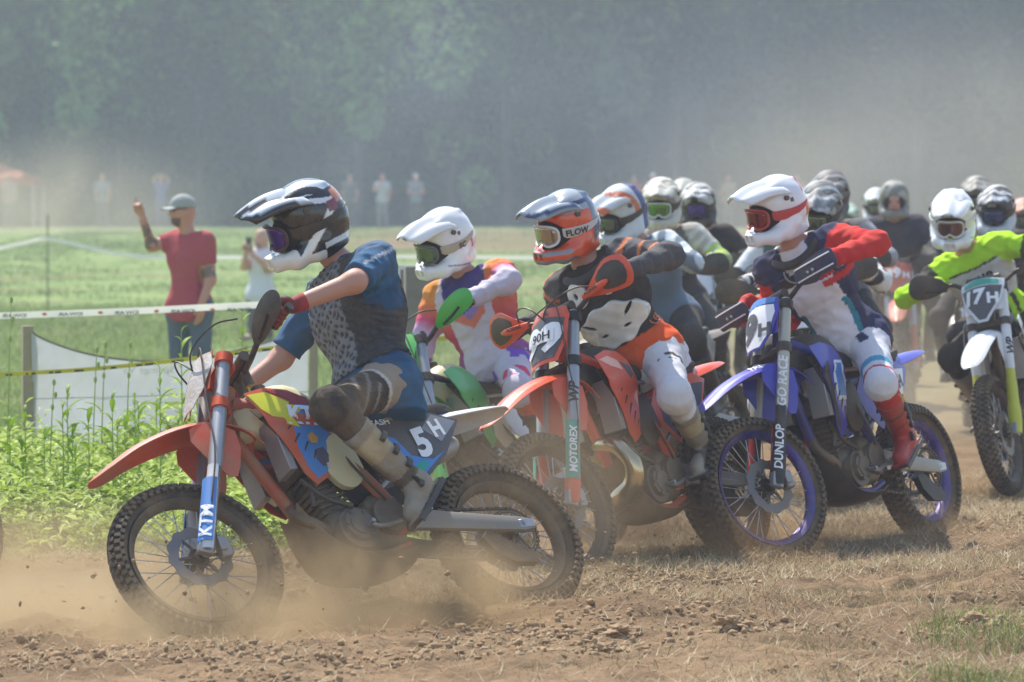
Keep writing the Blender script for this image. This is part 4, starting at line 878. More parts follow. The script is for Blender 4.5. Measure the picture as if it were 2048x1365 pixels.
scatter('green_grass', 5200, (.4, 2.2), (13.2, 15.6), lambda X, Y: vis(X, Y) * np.clip(-.75 + .75 * X - .5 * (Y - 13.4) + 2.4 * fbm(X, Y, 1.8, 3, 35), 0, 1), (.03, .10), (.001, .0024), ['#6a7f3a', '#7f8f48', '#97a05c', '#5d6f34', '#a8a878'], 'green grass tufts at the lower right of the track', BLADE, lean=1.3)
scatter('field_grass', 150000, (-8.5, 6), (20, 62), lambda X, Y: vis(X, Y, .8) * (trackmask(X, Y) < .5) * np.clip(.75 + 1.2 * fbm(X, Y, .8, 3, 40), 0, 1), (.03, .10), (.0025, .007), ['#74883f', '#84974a', '#98a85e', '#677c38', '#b5bc88', '#a6a878'], 'grass of the field behind the banner fence', BLADE, lean=.8, yp=1.3)
scatter('far_field_grass', 60000, (-13, 12), (45, 125), lambda X, Y: vis(X, Y, .8) * np.clip(.4 + 2.2 * fbm(X, Y, .5, 4, 41), 0, 1) * (1 - .92 * sstep(92, 102, Y) * sstep(-6, -2, X)), (.03, .10), (.006, .016), ['#6f8240', '#86994f', '#98a860', '#64763a', '#b0b086'], 'rough grass of the far field up to the trees', BLADE, lean=.8)
def leafmass(name, n, xr, yr, dens_, hr, L_, cols, label):
    k = n * 3; X = RS.uniform(*xr, k); Y = RS.uniform(*yr, k); keep = RS.rand(k) < dens_(X, Y); X, Y = X[keep][:n], Y[keep][:n]; n = len(X); H_ = RS.uniform(*hr, n) * (1 + .8 * fbm(X, Y, 1.6, 3, 46)); Z0 = gh(X, Y); m_ = 9; V = []; Cc = []; base = cst(cols)[RS.randint(0, len(cols), n)]
    for j in range(m_):
        t = (j + RS.rand(n)) / m_; az = RS.uniform(0, 6.283, n); el = RS.uniform(-.2, 1.0, n); L = L_ * RS.uniform(.6, 1.3, n) * (1.15 - .5 * t); d = np.stack([np.cos(az) * np.cos(el), np.sin(az) * np.cos(el), np.sin(el)], 1); sd_ = np.stack([-np.sin(az), np.cos(az), 0 * az], 1); c = np.stack([X, Y, Z0 + H_ * t], 1); w_ = (L * RS.uniform(.10, .18, n))[:, None]; dr = np.stack([0 * L, 0 * L, -L * .35], 1)
        V.append(np.stack([c, c + d * L[:, None] * .45 + sd_ * w_, c + d * L[:, None] + dr, c + d * L[:, None] * .45 - sd_ * w_], 1)); Cc.append(base * RS.uniform(.75, 1.2, (n, 1)))
    V = np.concatenate(V); Cc = np.repeat(np.concatenate(Cc), 4, 0); Fc = np.arange(len(V) * 4).reshape(-1, 4); Fc = np.concatenate([Fc[:, [0, 1, 2]], Fc[:, [0, 2, 3]]]); o = link(name, new_mesh(name, V.reshape(-1, 3), Fc, [BLADE], None, False, None, Cc)); tag(o, label, None, None, 'stuff')
wd_ = lambda X, Y: vis(X, Y) * (trackmask(X, Y) < .6) * np.clip(.75 + 1.3 * fbm(X, Y, 1.4, 2, 44), 0, 1)
leafmass('weed_mass', 6500, (-3.4, -.5), (19.0, 24.0), wd_, (.08, .34), .105, ['#9ab04e', '#a9be5a', '#bacc6c', '#86994a', '#c8d584'], 'leafy green weeds growing along the banner')
leafmass('weed_mass', 900, (-3.5, -.9), (21.6, 23.7), lambda X, Y: vis(X, Y) * np.clip(.5 + 1.8 * fbm(X, Y, 1.1, 2, 49), 0, 1), (.28, .5), .13, ['#9ab04e', '#a9be5a', '#bacc6c', '#8c9f50'], 'taller bushy weeds crowding the foot of the banner')
scatter('verge_grass', 12000, (-3.4, -.4), (18.9, 24.2), wd_, (.06, .2), (.002, .005), ['#8a9a4a', '#9aa858', '#b0b47a', '#74863c', '#b9ad7c'], 'tangled grass among the weeds at the track edge', BLADE, lean=1.1)
# clods
def clod_mesh():
    bm = bmesh.new(); bmesh.ops.create_icosphere(bm, subdivisions=1, radius=1); V = np.array([v.co for v in bm.verts]); Fc = np.array([[v.index for v in f.verts] for f in bm.faces]); bm.free(); return V, Fc
cV, cF = clod_mesh()
def clods(name, n, xr, yr, dens_, sr, label, pw=3.):
    k = n * 4; X = RS.uniform(*xr, k); Y = RS.uniform(*yr, k); keep = RS.rand(k) < dens_(X, Y); X, Y = X[keep][:n], Y[keep][:n]; n = len(X); s = sr[0] + (sr[1] - sr[0]) * RS.rand(n) ** pw
    V = cV[None] * (1 + .6 * RS.uniform(-1, 1, (n, len(cV), 1))) * s[:, None, None] * RS.uniform(.6, 1.3, (n, 1, 3)) * np.array([1, 1, .9]); V = V + np.stack([X, Y, gh(X, Y) + s * .15], 1)[:, None]
    Fc = (cF[None] + (np.arange(n) * len(cV))[:, None, None]).reshape(-1, 3); o = link(name, new_mesh(name, V.reshape(-1, 3), Fc, [CLODM], None, False)); tag(o, label, None, None, 'stuff')
CLODM = mat('clod_earth', '#967a5a', .95, dirt=.5, dcol=hx('#a88c6a'), dscale=14)
clods('dirt_clods', 26000, (-2.6, 2.6), (13.3, 20), lambda X, Y: vis(X, Y) * (trackmask(X, Y) > .5) * np.clip(.10 + 2.6 * fbm(X, Y, 1.4, 4, 50) + .6 * np.exp(-((Y - 14.9 - .3 * X) / .5) ** 2), 0, 1), (.002, .018), 'crumbled clods of brown earth on the track', 6.)
for px, py, D, s, lb in ((1222, 1200, 15.05, .05, 'dark earth clod lying left of the centre of the berm'), (1220, 1250, 14.45, .045, 'dark earth clod in front of the berm'), (1470, 1215, 15.0, .045, 'reddish earth clod on the straw in front of the blue bike'), (1960, 1210, 15.2, .06, 'broken earth clod at the right edge of the track')):
    p = at(px, py, D); bm = bmesh.new(); bmesh.ops.create_icosphere(bm, subdivisions=4, radius=1)
    for v in bm.verts: q = np.array(v.co); k = 1 + .5 * nz(q[None], 2.2, px)[0] + .25 * nz(q[None], 6, px)[0] + .1 * nz(q[None], 15, px)[0]; v.co = Vector(q * k * s * np.array([1.1, 1, .6]))
    me = bpy.data.meshes.new('earth_clod'); bm.to_mesh(me); bm.free(); me.materials.append(CLODM)
    o = link('earth_clod', me, None, Matrix.Translation((p.x, D, float(gh(p.x, D)) + s * .2))); tag(o, lb, 'clod', 'large clods of earth')
def flying(name, cx, cy, D, n, spread, label):
    c0 = at(cx, cy, D); P = np.array(c0) + RS.normal(size=(n, 3)) * np.array(spread); P[:, 2] = np.maximum(P[:, 2], gh(P[:, 0], P[:, 1]) + .01); s = .0015 + .008 * RS.rand(n) ** 4
    V = cV[None] * (1 + .4 * RS.uniform(-1, 1, (n, len(cV), 1))) * s[:, None, None] * RS.uniform(.6, 1.4, (n, 1, 3)) + P[:, None]; Fc = (cF[None] + (np.arange(n) * len(cV))[:, None, None]).reshape(-1, 3)
    o = link(name, new_mesh(name, V.reshape(-1, 3), Fc, [CLODM], None, False)); tag(o, label, None, None, 'stuff')
flying('flying_dirt', 1200, 1160, 16.6, 260, (.22, .3, .07), 'dirt crumbs flung up behind the rear wheel of the lead bike')
flying('flying_dirt', 1440, 1100, 18.8, 240, (.2, .3, .08), 'dirt crumbs flung up behind the orange 90H bike')
flying('flying_dirt', 1880, 1060, 19.9, 240, (.16, .3, .08), 'dirt crumbs flung up behind the 9H bike')
flying('flying_dirt', 480, 1200, 15.3, 200, (.5, .4, .12), 'dirt crumbs scattered round the front wheel of the lead bike')
# ------------------------------------------------------------------ tall weeds: countable plants
LEAFM = mat('leaf', '#adc65e', .5, dirt=.12, dcol=hx('#bcc67c'), dscale=8, trans=.55, spec=.3); STEMM = mat('stem', '#98ae56', .6, dirt=.1)
def leaf_mesh(L, w_, key):
    sec = []
    for t in np.linspace(0, 1, 7): hw = w_ * math.sin(math.pi * min(1, t * .93 + .05)) ** .8; z = L * (.55 * t - .5 * t * t); sec.append([V3(L * t * .92, hw * u, z + abs(u) * hw * .4) for u in (-1, 0, 1)])
    V, Fc = strip(sec, .0012); return new_mesh(key, V, Fc, [LEAFM], None, True)
LEAVES = [leaf_mesh(.10, .012, 'leaf'), leaf_mesh(.14, .016, 'leaf'), leaf_mesh(.075, .010, 'leaf')]
def tall_weed(px, pytop, D, nl, label, head=0, s=1.0, tilt=0.):
    p = at(px, pytop, D); z0 = float(gh(p.x, D)); H_ = p.z - z0; r = empty('tall_weed', Matrix.Translation((p.x, D, z0))); tag(r, label, 'weed', 'tall weeds in front of the banner')
    b = MB(); q = [V3(tilt * t * t, .02 * math.sin(4 * t), H_ * t) for t in np.linspace(0, 1, 9)]; b.tube(q, list(np.linspace(.005, .002, 9)), 6); b.build('stem', STEMM, r)
    for i in range(nl):
        t = .25 + .75 * i / max(1, nl - 1) if not head else .1 + .5 * i / max(1, nl - 1); t = t if head else .12 + .88 * i / max(1, nl - 1); k = min(8, t * 8); q_ = np.array([np.interp(k, range(9), [w_[j] for w_ in q]) for j in range(3)]); sc = s * (1.15 - .55 * t) * RS.uniform(.8, 1.15); el = rad(-8 + 50 * t + RS.uniform(-12, 12))
        link('leaf', LEAVES[i % 3], r, Matrix.Translation(Vector(q_)) @ Matrix.Rotation(i * 2.4 + RS.uniform(-.4, .4), 4, 'Z') @ Matrix.Rotation(-el, 4, 'Y') @ Matrix.Scale(sc, 4))
    if head:
        for k in range(head):
            b = MB(); t = 1 - .09 * k; q_ = np.array([np.interp(t * 8, range(9), [w_[j] for w_ in q]) for j in range(3)]) + V3(.012 * (k % 2), 0, 0); b.ball(q_, (.009, .009, .018)); b.build('bud', STEMM, r)
for k in range(14):
    px_ = 20 + 33 * k + RS.uniform(-8, 8); D_ = RS.uniform(19.9, 21.2); py_ = 905 - RS.uniform(0, 95) - 60 * math.sin(k * 1.7) ** 2
    tall_weed(px_, py_, D_, 12, 'low leafy weed in the clump ' + ['at the left edge', 'before the left banner post', 'right of the left banner post', 'below the bud stalks', 'above the fender tip', 'below the middle of the banner', 'behind the orange fender', 'left of the front fork'][min(7, int(px_ / 62))] + ', ' + ['leftmost', 'middle', 'rightmost'][k % 3] + ' one', s=1.35)
for a in ((485, 630, 21.5, 12, 'tall leafy weed right of the man in red, its tip above the banner'), (363, 665, 21.4, 13, 'tall leafy weed standing before the right leg of the red shirted man'), (395, 780, 20.9, 13, 'leafy weed half hidden behind the front number plate of the lead bike'), (270, 800, 21.3, 10, 'leafy weed in front of the lower half of the banner'), (135, 790, 20.8, 14, 'bushy weed just right of the left banner post'), (320, 740, 20.6, 12, 'broad leafed weed in the middle of the banner'), (45, 880, 20.5, 12, 'low leafy weed at the foot of the left banner post'), (235, 860, 20.3, 14, 'light green weed above the raised front fender'), (150, 890, 20.2, 12, 'short bright weed between the post and the fender'), (420, 880, 20.4, 12, 'weed behind the lower end of the orange fender')): tall_weed(*a[:3], a[3] + 6, a[4], s=1.2)
for a in ((183, 700, 21.6, 5, 'thin bare stalk with buds, left one of the pair before the banner'), (200, 690, 21.7, 5, 'thin stalk with buds, right one of the pair before the banner'), (12, 600, 21.2, 6, 'thin tall stalk at the left edge beside the white tape'), (97, 765, 21.0, 6, 'thin stalk with buds beside the left banner post'), (250, 690, 21.9, 4, 'thin leaning stalk whose bud shows against the banner')): tall_weed(*a[:4], a[4], head=3, tilt=.03)
# ------------------------------------------------------------------ banner, posts and tapes
WOOD = mat('post_wood', '#a89a82', .8, dirt=.25, dcol=hx('#7e705a'), dscale=10, bump=.3, bscale=30); OLDW = mat('weathered_wood', '#8c867c', .9, dirt=.4, dcol=hx('#6c6459'), dscale=9, bump=.5, bscale=25)
def post(px, pyt, D, w_, dp, m, label, rz=0.):
    p = at(px, pyt, D); z0 = float(gh(p.x, D)) - .1; b = MB(); b.box((0, 0, (p.z - z0) / 2), (w_, dp, p.z - z0), None, 0, .06)
    o = b.build('wooden_post', m, None, Matrix.Translation((p.x, D, z0)) @ Matrix.Rotation(rz, 4, 'Z')); tag(o, label, 'post', 'wooden posts along the track'); return p
pA = post(55, 652, 24, .062, .09, WOOD, 'square wooden post at the left end of the white banner', .2); pB = post(627, 640, 24.6, .05, .05, WOOD, 'thin wooden post behind the lead rider at the right end of the banner')
pC = post(836, 533, 25.5, .17, .17, OLDW, 'wide weathered post behind the rider in the orange and purple jersey', .1)
def ban_mat():
    m = mat('banner_cloth', '#e4e6ea', .6, dirt=.22, dcol=hx('#b3ab96'), dscale=2.5, trans=.62, bump=.2, bscale=6); return m
sec = []
for t in np.linspace(0, 1, 46):
    x = pA.x + .03 + (pB.x - pA.x - .06) * t; y = 24.0 + .6 * t - .05; sag = math.sin(math.pi * min(1, t * 1.0)) ** .75; top = pA.z - .03 + (pB.z - pA.z) * t - .22 * sag * (1 - .25 * t); bot = .12
    sec.append([V3(x, y + .035 * math.sin(9 * t + 3 * u) * (1 - u) + .012 * math.sin(31 * t + 5 * u), bot + (top - bot) * u) for u in np.linspace(0, 1, 14)])
b = MB(); b.add(*strip(sec, .003)); ban = b.build('banner', ban_mat()); tag(ban, 'sagging white banner stretched between two posts behind the weeds', 'banner')
b = MB(); b.tube([s_[-1] for s_ in sec], .006, 6); b.build('hem_cord', mat('hem', '#7f7c70', .8), ban)
for zz in (.52, .30): b = MB(); b.tube([V3(pA.x + (pB.x - pA.x) * t, 23.93 + .6 * t, zz + .02 * t) for t in (0, .5, 1)], .0022, 5); b.build('seam_line', mat('seam', '#8f9296', .8), ban)
def bf(u, v): return V3(u, 23.90 + .6 * (u - pA.x) / (pB.x - pA.x), v), V3(0, -1, 0)
lettering('Springs Va', bf, (at(290, 745, 23.9).x, at(290, 745, 23.9).z), .05, ban, mat('faded_print', '#e9e6dc', .7, dirt=.2), flipx=-1, bold=.0, off=.004, sx=1.3)
def tape(name, pts, w_, m, label, text=None):
    P = catmull(pts, 60); rg = [[p + V3(0, .004 * math.sin(i * .7), -w_ / 2), p, p + V3(0, -.003, w_ / 2)] for i, p in enumerate(P)]; b = MB(); b.add(*strip(rg, .0006)); o = b.build(name, m); tag(o, label, 'tape'); return o, P
TW = mat('tape_white', '#f4f2ee', .5, dirt=.03, trans=.55); TY = mat('tape_yellow', '#d8cf38', .5, dirt=.15, trans=.2)
t1, P1 = tape('barrier_tape', [V3(*at(x, y, D)) for x, y, D in ((-60, 634, 26.5), (120, 628, 26.2), (300, 621, 26), (500, 611, 26), (640, 606, 26))], .042, TW, 'white printed tape strung across the field before the man in red')
for k in range(5):
    x0 = -45 + k * 112; pc_ = at(x0 + 75, 629.5 - (x0 + 75) * .026, 26.0); f = planemap((pc_.x, 25.97, pc_.z), (1, 0, -.02 + .045), (0, 0, 1)); lettering('IDW·AIR', f, (0, -.008), .022, t1, PRINTB, flipx=-1, sx=1.35, bold=.02, off=.01)
    b = MB(); pr_ = at(x0 + 22, 631 - (x0 + 22) * .026, 25.96); b.ball((pr_.x, 25.96, pr_.z), (.016, .002, .010)); b.build('round_mark', mat('faded_red', '#e0766a', .6), t1)
t2, P2_ = tape('caution_tape', [V3(*at(x, y, D)) for x, y, D in ((-60, 752, 23.7), (50, 747, 23.7), (200, 737, 23.7), (400, 716, 23.8), (560, 695, 24), (627, 688, 24.2))], .024, TY, 'yellow and black caution tape drawn across the white banner')
for i in range(3, 56, 1):
    if i % 4 in (0, 1): a, c_ = P2_[i], P2_[i + 1]; b = MB(); d_ = (c_ - a) * (.35 + .3 * (i % 3)); b.add(*strip([[a + V3(0, -.006, -.010), a + V3(0, -.006, .001)], [a + d_ + V3(0, -.006, -.010), a + d_ + V3(0, -.006, .001)]], .0006)); b.build('black_mark', PRINTB, t2)
t3, _ = tape('barrier_tape', [V3(*at(x, y, D)) for x, y, D in ((-50, 508, 60), (40, 488, 60), (95, 478, 60), (180, 496, 58), (270, 512, 56), (400, 515, 54), (560, 515, 54), (800, 514, 54), (1120, 517, 54))], .05, TW, 'far white tape rising to a thin stake at the left of the field')
tt, _ = tape('caution_tape', [V3(*at(x, y, D)) for x, y, D in ((760, 690, 25.2), (840, 682, 25.2), (960, 668, 25.4), (1090, 640, 25.6))], .028, TY, 'yellow tape crossing the wide weathered post')
b = MB(); p = at(95, 430, 60); z0 = float(gh(p.x, 60)); b.cyl((p.x, 60.02, z0 - .2), (p.x, 60.02, p.z), .010, 6); tag(b.build('stake', BLKM), 'thin dark stake holding up the far white tape', 'stake')
# sign frame behind the wide post
sf = empty('sign_board', Matrix.Translation((0, 0, 0))); tag(sf, 'white edged board standing behind the wide weathered post', 'sign'); a = at(797, 530, 25.8); c_ = at(884, 530, 25.8)
b = MB(); b.box(((a.x + c_.x) / 2, 25.75, a.z - .22), (c_.x - a.x, .02, .44), None, 0, .1); b.build('frame', WHT, sf); b = MB(); b.box(((a.x + c_.x) / 2, 25.735, a.z - .24), (c_.x - a.x - .03, .012, .42), None, 0, .1); b.build('panel', OLDW, sf)
# ------------------------------------------------------------------ trees
def leafcloud(n, rx, rz, s, seed, conifer=False):
    R = np.random.RandomState(seed); M_ = 46; cl = R.normal(size=(M_, 3)); cl /= np.linalg.norm(cl, axis=1)[:, None]; cl *= R.uniform(.3, 1.15, (M_, 1)) * np.array([rx, rx, rz]); cr = R.uniform(.12, .42, M_) * rx
    k = R.randint(0, M_, n); d = R.normal(size=(n, 3)); d /= np.linalg.norm(d, axis=1)[:, None]; P = cl[k] + d * (cr[k] * R.uniform(.5, 1.05, n) ** .5)[:, None]
    if conifer: t = R.rand(n) ** .7; r = rx * (1 - t) * (.55 + .45 * np.abs(np.sin(t * 40))) * np.sqrt(R.rand(n)); a = R.uniform(0, 6.283, n); P = np.stack([r * np.cos(a), r * np.sin(a), -rz + 2 * rz * t - r * .25], 1)
    A = R.normal(size=(n, 3)); A /= np.linalg.norm(A, axis=1)[:, None]; B_ = np.cross(A, R.normal(size=(n, 3))); B_ /= np.linalg.norm(B_, axis=1)[:, None]; ss = (s * R.uniform(.6, 1.4, n))[:, None]
    V = np.stack([P - A * ss, P + B_ * ss * .5, P + A * ss, P - B_ * ss * .5], 1); Fc = np.arange(4 * n).reshape(n, 4); c = np.repeat(R.uniform(.5, 1.35, M_)[k] * R.uniform(.85, 1.15, n), 4); return V.reshape(-1, 3), Fc, c
CROWNS = {}
def crown(kind, v):
    if (kind, v) in CROWNS: return CROWNS[kind, v]
    n, rx, rz, s, hcol_ = {'broad': (8500, 3.0, 4.6, .15, '#566b3c'), 'light': (8500, 2.8, 4.6, .14, '#7f9a58'), 'pine': (6000, 2.2, 5.2, .16, '#3f5236')}[kind]
    V, Fc, c = leafcloud(n, rx, rz, s, 100 + v * 7 + len(kind), kind == 'pine'); me = new_mesh('crown', V, Fc, [mat('foliage', rough=.7, attr='Col', dirt=0, trans=.3, spec=.2)], None, False, None, np.array(hx(hcol_)) * c[:, None]); CROWNS[kind, v] = (me, rz); return CROWNS[kind, v]
BARK = mat('bark', '#54483d', .9, dirt=.3, dcol=hx('#6f6658'), dscale=3)
def tree(px, D, H_, kind, v, label):
    p = at(px, 400, D); z0 = float(gh(p.x, D)) - .15; r = empty('pine_tree' if kind == 'pine' else 'broadleaf_tree', Matrix.Translation((p.x, D, z0)) @ Matrix.Rotation(RS.uniform(0, 6.28), 4, 'Z')); tag(r, label, 'tree', 'trees of the wood behind the field')
    me, rz = crown(kind, v); sc = H_ / 13.; low = (.12 if kind != 'pine' else .30) * H_; b = MB(); b.tube([(0, 0, 0), (.1 * sc, .05, H_ * .35), (-.05, 0, H_ * .7), (0, 0, H_ * .93)], [.19 * sc, .15 * sc, .09 * sc, .03], 8, 0, 10)
    for k in range(5): a = k * 2.4; z_ = H_ * (.32 + .1 * k); b.tube([(0, 0, z_), (.9 * math.cos(a) * sc, .9 * math.sin(a) * sc, z_ + .5), (1.9 * math.cos(a) * sc, 1.9 * math.sin(a) * sc, z_ + 1.1)], [.06, .04, .015], 5, 0, 5)
    b.build('trunk', BARK, r); link('crown', me, r, Matrix.Translation((0, 0, low + (H_ - low) / 2)) @ Matrix.Diagonal((sc * 1.15, sc * 1.15, (H_ - low) / 2 / rz, 1)))
TL_ = []; USED = set()
for i in range(15): TL_.append((-60 + i * 155 + RS.uniform(-40, 40), 146 + RS.uniform(-3, 3), 'light' if i in (0, 1, 2, 5, 7) else ('broad' if i % 3 else 'pine')))
for i in range(8): TL_.append((-1500 + i * 190, 152 + RS.uniform(-4, 4), 'broad'))
for i in range(16): TL_.append((-100 + i * 145 + RS.uniform(-40, 40), 156 + RS.uniform(-3, 3), 'broad' if i % 2 else 'pine'))
for i in range(16): TL_.append((-130 + i * 148 + RS.uniform(-40, 40), 167 + RS.uniform(-3, 3), 'pine' if i % 2 else 'broad'))
for i, (px, D, kind) in enumerate(TL_):
    LM = ['above the orange canopy', 'above the thin far stake', 'above the pointing hand', 'above the man in red', 'above the peak of the lead helmet', 'above the lead helmet', 'above the spectator in white', 'above the white helmet on the green bike', 'right of that white helmet', 'above the orange helmet', 'above the blue helmeted rider', 'above the cream helmet', 'above the gap beside the 9H rider', 'above the 9H rider', 'above the charcoal helmet', 'above the navy T-shirt rider', 'above the neon yellow rider', 'at the right edge of the wood']
    place = LM[int(np.clip((px + 60) / 2150 * 18, 0, 17))] if True else 'at the far left' if px < 150 else 'left of the lead rider' if px < 480 else 'behind the lead rider' if px < 750 else 'behind the white helmet on the green bike' if px < 1000 else 'behind the orange helmet' if px < 1300 else 'left of the white and red helmet' if px < 1500 else 'behind the riders in the pack' if px < 1800 else 'at the far right'
    row = 'front row' if D < 151 else 'middle row' if D < 162 else 'back row'
    lb_ = {'light': 'bright leafy tree', 'broad': 'dark leafy tree', 'pine': 'tall dark conifer'}[kind] + ' in the ' + row + ' ' + place
    if px < -200: lb_ = 'dark leafy tree beyond the left edge, ' + ['first', 'second', 'third', 'fourth', 'fifth', 'sixth', 'seventh'][int((px + 1500) / 190 + .01)] + ' from the left'
    if lb_ in USED: lb_ = 'slimmer ' + lb_.replace(' on the green bike', '')
    USED.add(lb_)
    tree(px, D, RS.uniform(14.5, 19) if D > 151 else RS.uniform(13, 17.5), kind, i % 3, lb_)
V, Fc, c = leafcloud(16000, 1, 1, .2, 5); R = np.random.RandomState(3); n = 26000; P = np.stack([R.uniform(-22, 22, n), R.uniform(144, 172, n), R.rand(n) ** 1.6 * 4.6], 1); P[:, 2] += gh(P[:, 0], P[:, 1]) ; A = R.normal(size=(n, 3)) * .22; B_ = R.normal(size=(n, 3)) * .16
V = np.stack([P - A, P + B_, P + A, P - B_], 1).reshape(-1, 3); o = link('undergrowth', new_mesh('undergrowth', V, np.arange(4 * n).reshape(n, 4), [mat('foliage', attr='Col')], None, False, None, np.array(hx('#46553a')) * np.repeat(R.uniform(.6, 1.2, n), 4)[:, None])); tag(o, 'dark shrubby undergrowth below the trees', None, None, 'stuff')
# far wood behind, one mass
n = 95000; P = np.stack([R.uniform(-60, 60, n), R.uniform(176, 215, n), 1.4 + R.rand(n) * 17], 1); A = R.normal(size=(n, 3)) * .33; B_ = R.normal(size=(n, 3)) * .25; keep = fbm(P[:, 0], P[:, 2], .35, 3, 60) > -.22 + .10 * np.maximum(0, P[:, 2] - 7); P, A, B_ = P[keep], A[keep], B_[keep]; n = len(P)
V = np.stack([P - A, P + B_, P + A, P - B_], 1).reshape(-1, 3); o = link('distant_wood', new_mesh('distant_wood', V, np.arange(4 * n).reshape(n, 4), [mat('foliage', attr='Col')], None, False, None, np.array(hx('#3f4d33')) * np.repeat(R.uniform(.6, 1.2, n), 4)[:, None])); tag(o, 'deep wood behind the trees, reading as one dark mass', None, None, 'stuff')
# ------------------------------------------------------------------ the bikes and their riders
def P_(h, **k): return mat('plastic_' + h.strip('#') + str(k.get('dirt', '')), h, .32, coat=.25, **({'dirt': .16} | k))
OR = '#e2481c'; TEAL = mat('teal_print', '#10a08c', .5, dirt=.1); RED_ = mat('red_print', '#c8202a', .5, dirt=.08)
GREY = mat('grey_print', '#4a4e55', .5, dirt=.1); LBL = mat('light_blue_print', '#3f86d0', .45, dirt=.12); YEL = mat('yellow_print', '#d8d628', .45, dirt=.12)
CRIM = mat('crimson_print', '#8e2238', .45, dirt=.12)
lens = lambda k, h, r=.12, me=.8: mat('lens_' + k, h, r, me, dirt=.06)
near = []
TANKC = mat('cream_tank', '#e6dcae', .45, dirt=.14, trans=.15)
ORM = P_(OR, dirt=.2); ORD = P_('#d9431b', dirt=.5)
b1 = bike(dict(q=[.101, 16.236, -.01, 37.5, 34.5, 1.4, -7.2], label='muddy orange and light blue dirt bike numbered 5H leading the pack in the dust', plastic=ORD, plastic2=LBL,
    hub=mat('hub_dark', '#3a3a3c', .5, .6, dirt=.3), rim=mat('rim_dusty', '#4f463c', .5, .4, dirt=.55), fork=mat('fork_silver', '#aeb3ba', .3, .8, dirt=.25), guard=mat('guard_pale', '#cfd4da', .5, dirt=.3), guard2=LBL, g2r=(.0, .30),
    guard_text=[('KTM', .09, .055, PRINTW)], clamp=mat('clamp_orange', '#c8481c', .35, .5, dirt=.2), plate=mat('plate_muddy', '#c9c6c4', .6, dirt=.5, bump=.5), frame=mat('frame_orange', '#b8431c', .45, dirt=.55),
    lowshroud=mat('shroud_dark_orange', '#3a2a22', .5, dirt=.5), hguard='plain', bars=(-.075, -.05), hgmat=mat('guard_black', '#2b2c30', .5, dirt=.3), tank=TANKC, tankh=.12,
    shroud_decals=[(YEL, [(1.09, .975), (1.0, .985), (.86, .90), (.93, .86), (.90, .82), (1.0, .845), (1.06, .90)], .004), (CRIM, [(1.0, .99), (.93, .995), (.80, .965), (.80, .93), (.92, .92), (.90, .945)], .0055), (LBL, [(.93, .83), (.86, .97), (.775, .93), (.75, .85), (.755, .73), (.80, .645), (.895, .60), (.93, .65), (.95, .73)], .003),
        (mat('sticker_navy', '#37406a', .5, dirt=.2), [(.87, .72), (.82, .735), (.80, .70), (.81, .66), (.85, .65), (.875, .68)], .0045), (mat('sticker_gold', '#d7a03a', .5, dirt=.2), [(.885, .78), (.85, .80), (.83, .775), (.845, .75), (.875, .75)], .0055), (mat('sticker_white', '#d8d0d0', .5, dirt=.2), [(.83, .665), (.80, .675), (.79, .655), (.81, .64), (.83, .645)], .0062)],
    shroud_text=[('KTM', (.84, .875), .085, PRINTW, dict(shear=.25, sx=.95, bold=.045))], rfender=mat('fender_tail', '#c6ccd4', .5, dirt=.35), side=mat('side_black', '#4a4d55', .5, dirt=.25), side_decals=[(LBL, [(.62, .78), (.54, .80), (.45, .76), (.40, .68), (.30, .66), (.22, .70), (.36, .60), (.40, .56), (.47, .565), (.59, .65)], .003), (mat('side_silver', '#8a8f98', .5, dirt=.25), [(.10, .838), (.22, .865), (.30, .80), (.22, .74)], .0035), (TEAL, [(.46, .60), (.41, .57), (.33, .64), (.345, .66)], .005)],
    side_text=[('5', (.33, .735), .13, PRINTW, dict(bold=.045, ang=.25, shear=.1)), ('H', (.225, .80), .075, PRINTW, dict(bold=.045, ang=.25)), ('CASH', (.50, .835), .028, PRINTW, dict(ang=.06, sx=1.1))], swing=mat('swingarm_dusty', '#8f8d88', .5, .5, dirt=.4), cguard=DIRTY, cguide=DIRTY, skid=DIRTY))
def j1(d):
    V = d['V']; n = len(V); c = np.tile(hx('#245a80'), (n, 1)); a = d['reg'] > 0
    c = mk((nz(V, 9, 1.) > .45) & ~a, c, hx('#1b4d78')) if 0 else mk(~a & (d['u'] > .1), hx('#1d4a6e'), c)
    c = mk(a & (d['s'] < .75) & (np.abs(d['tL']) < .006) & (d['reg'] == 1), hx('#b9c2cc'), c); c = mk(~a & (d['v'] > .12) & (np.abs(d['u'] - 1.0 + d['f']) < .01), hx('#b9c2cc'), c); return c
def mottle(c, V, f=30, amp=.15): return c * (1 + amp * nz(V, f)[:, None])
def h1(V):
    x, y, z = V.T; c = np.tile(hx('#17181b'), (len(V), 1)); q = z + .55 * x
    c = mk((z > .12) & (np.abs(np.sin(y * 42 + x * 10)) > .55), hx('#c9d3dc'), c)
    c = mk((np.abs(z - .10 - .25 * x) < .010) & (x < .05), hx('#dfe3e8'), c); c = mk((x < -.09) & (z > .06) & (z < .11), hx('#c8713a'), c)
    w1 = (z < -.01 - .55 * (x + .0)) ; c = mk((np.abs(z + .03 - .9 * (-(x - .02))) < .018) & (z < .06), hx('#e6e6e0'), c)
    c = mk((z < -.085) & (x > .0), hx('#e2e2dc'), c); c = mk((z < -.055) & (x > .10), hx('#e2e2dc'), c); c = mk((np.abs(z + .07) < .012) & (x < .0), hx('#dadad4'), c)
    c = mk((z > .04) & (z < .08) & (x < -.03) & (np.sin(x * 60) > .2), hx('#7d2430'), c)
    return c
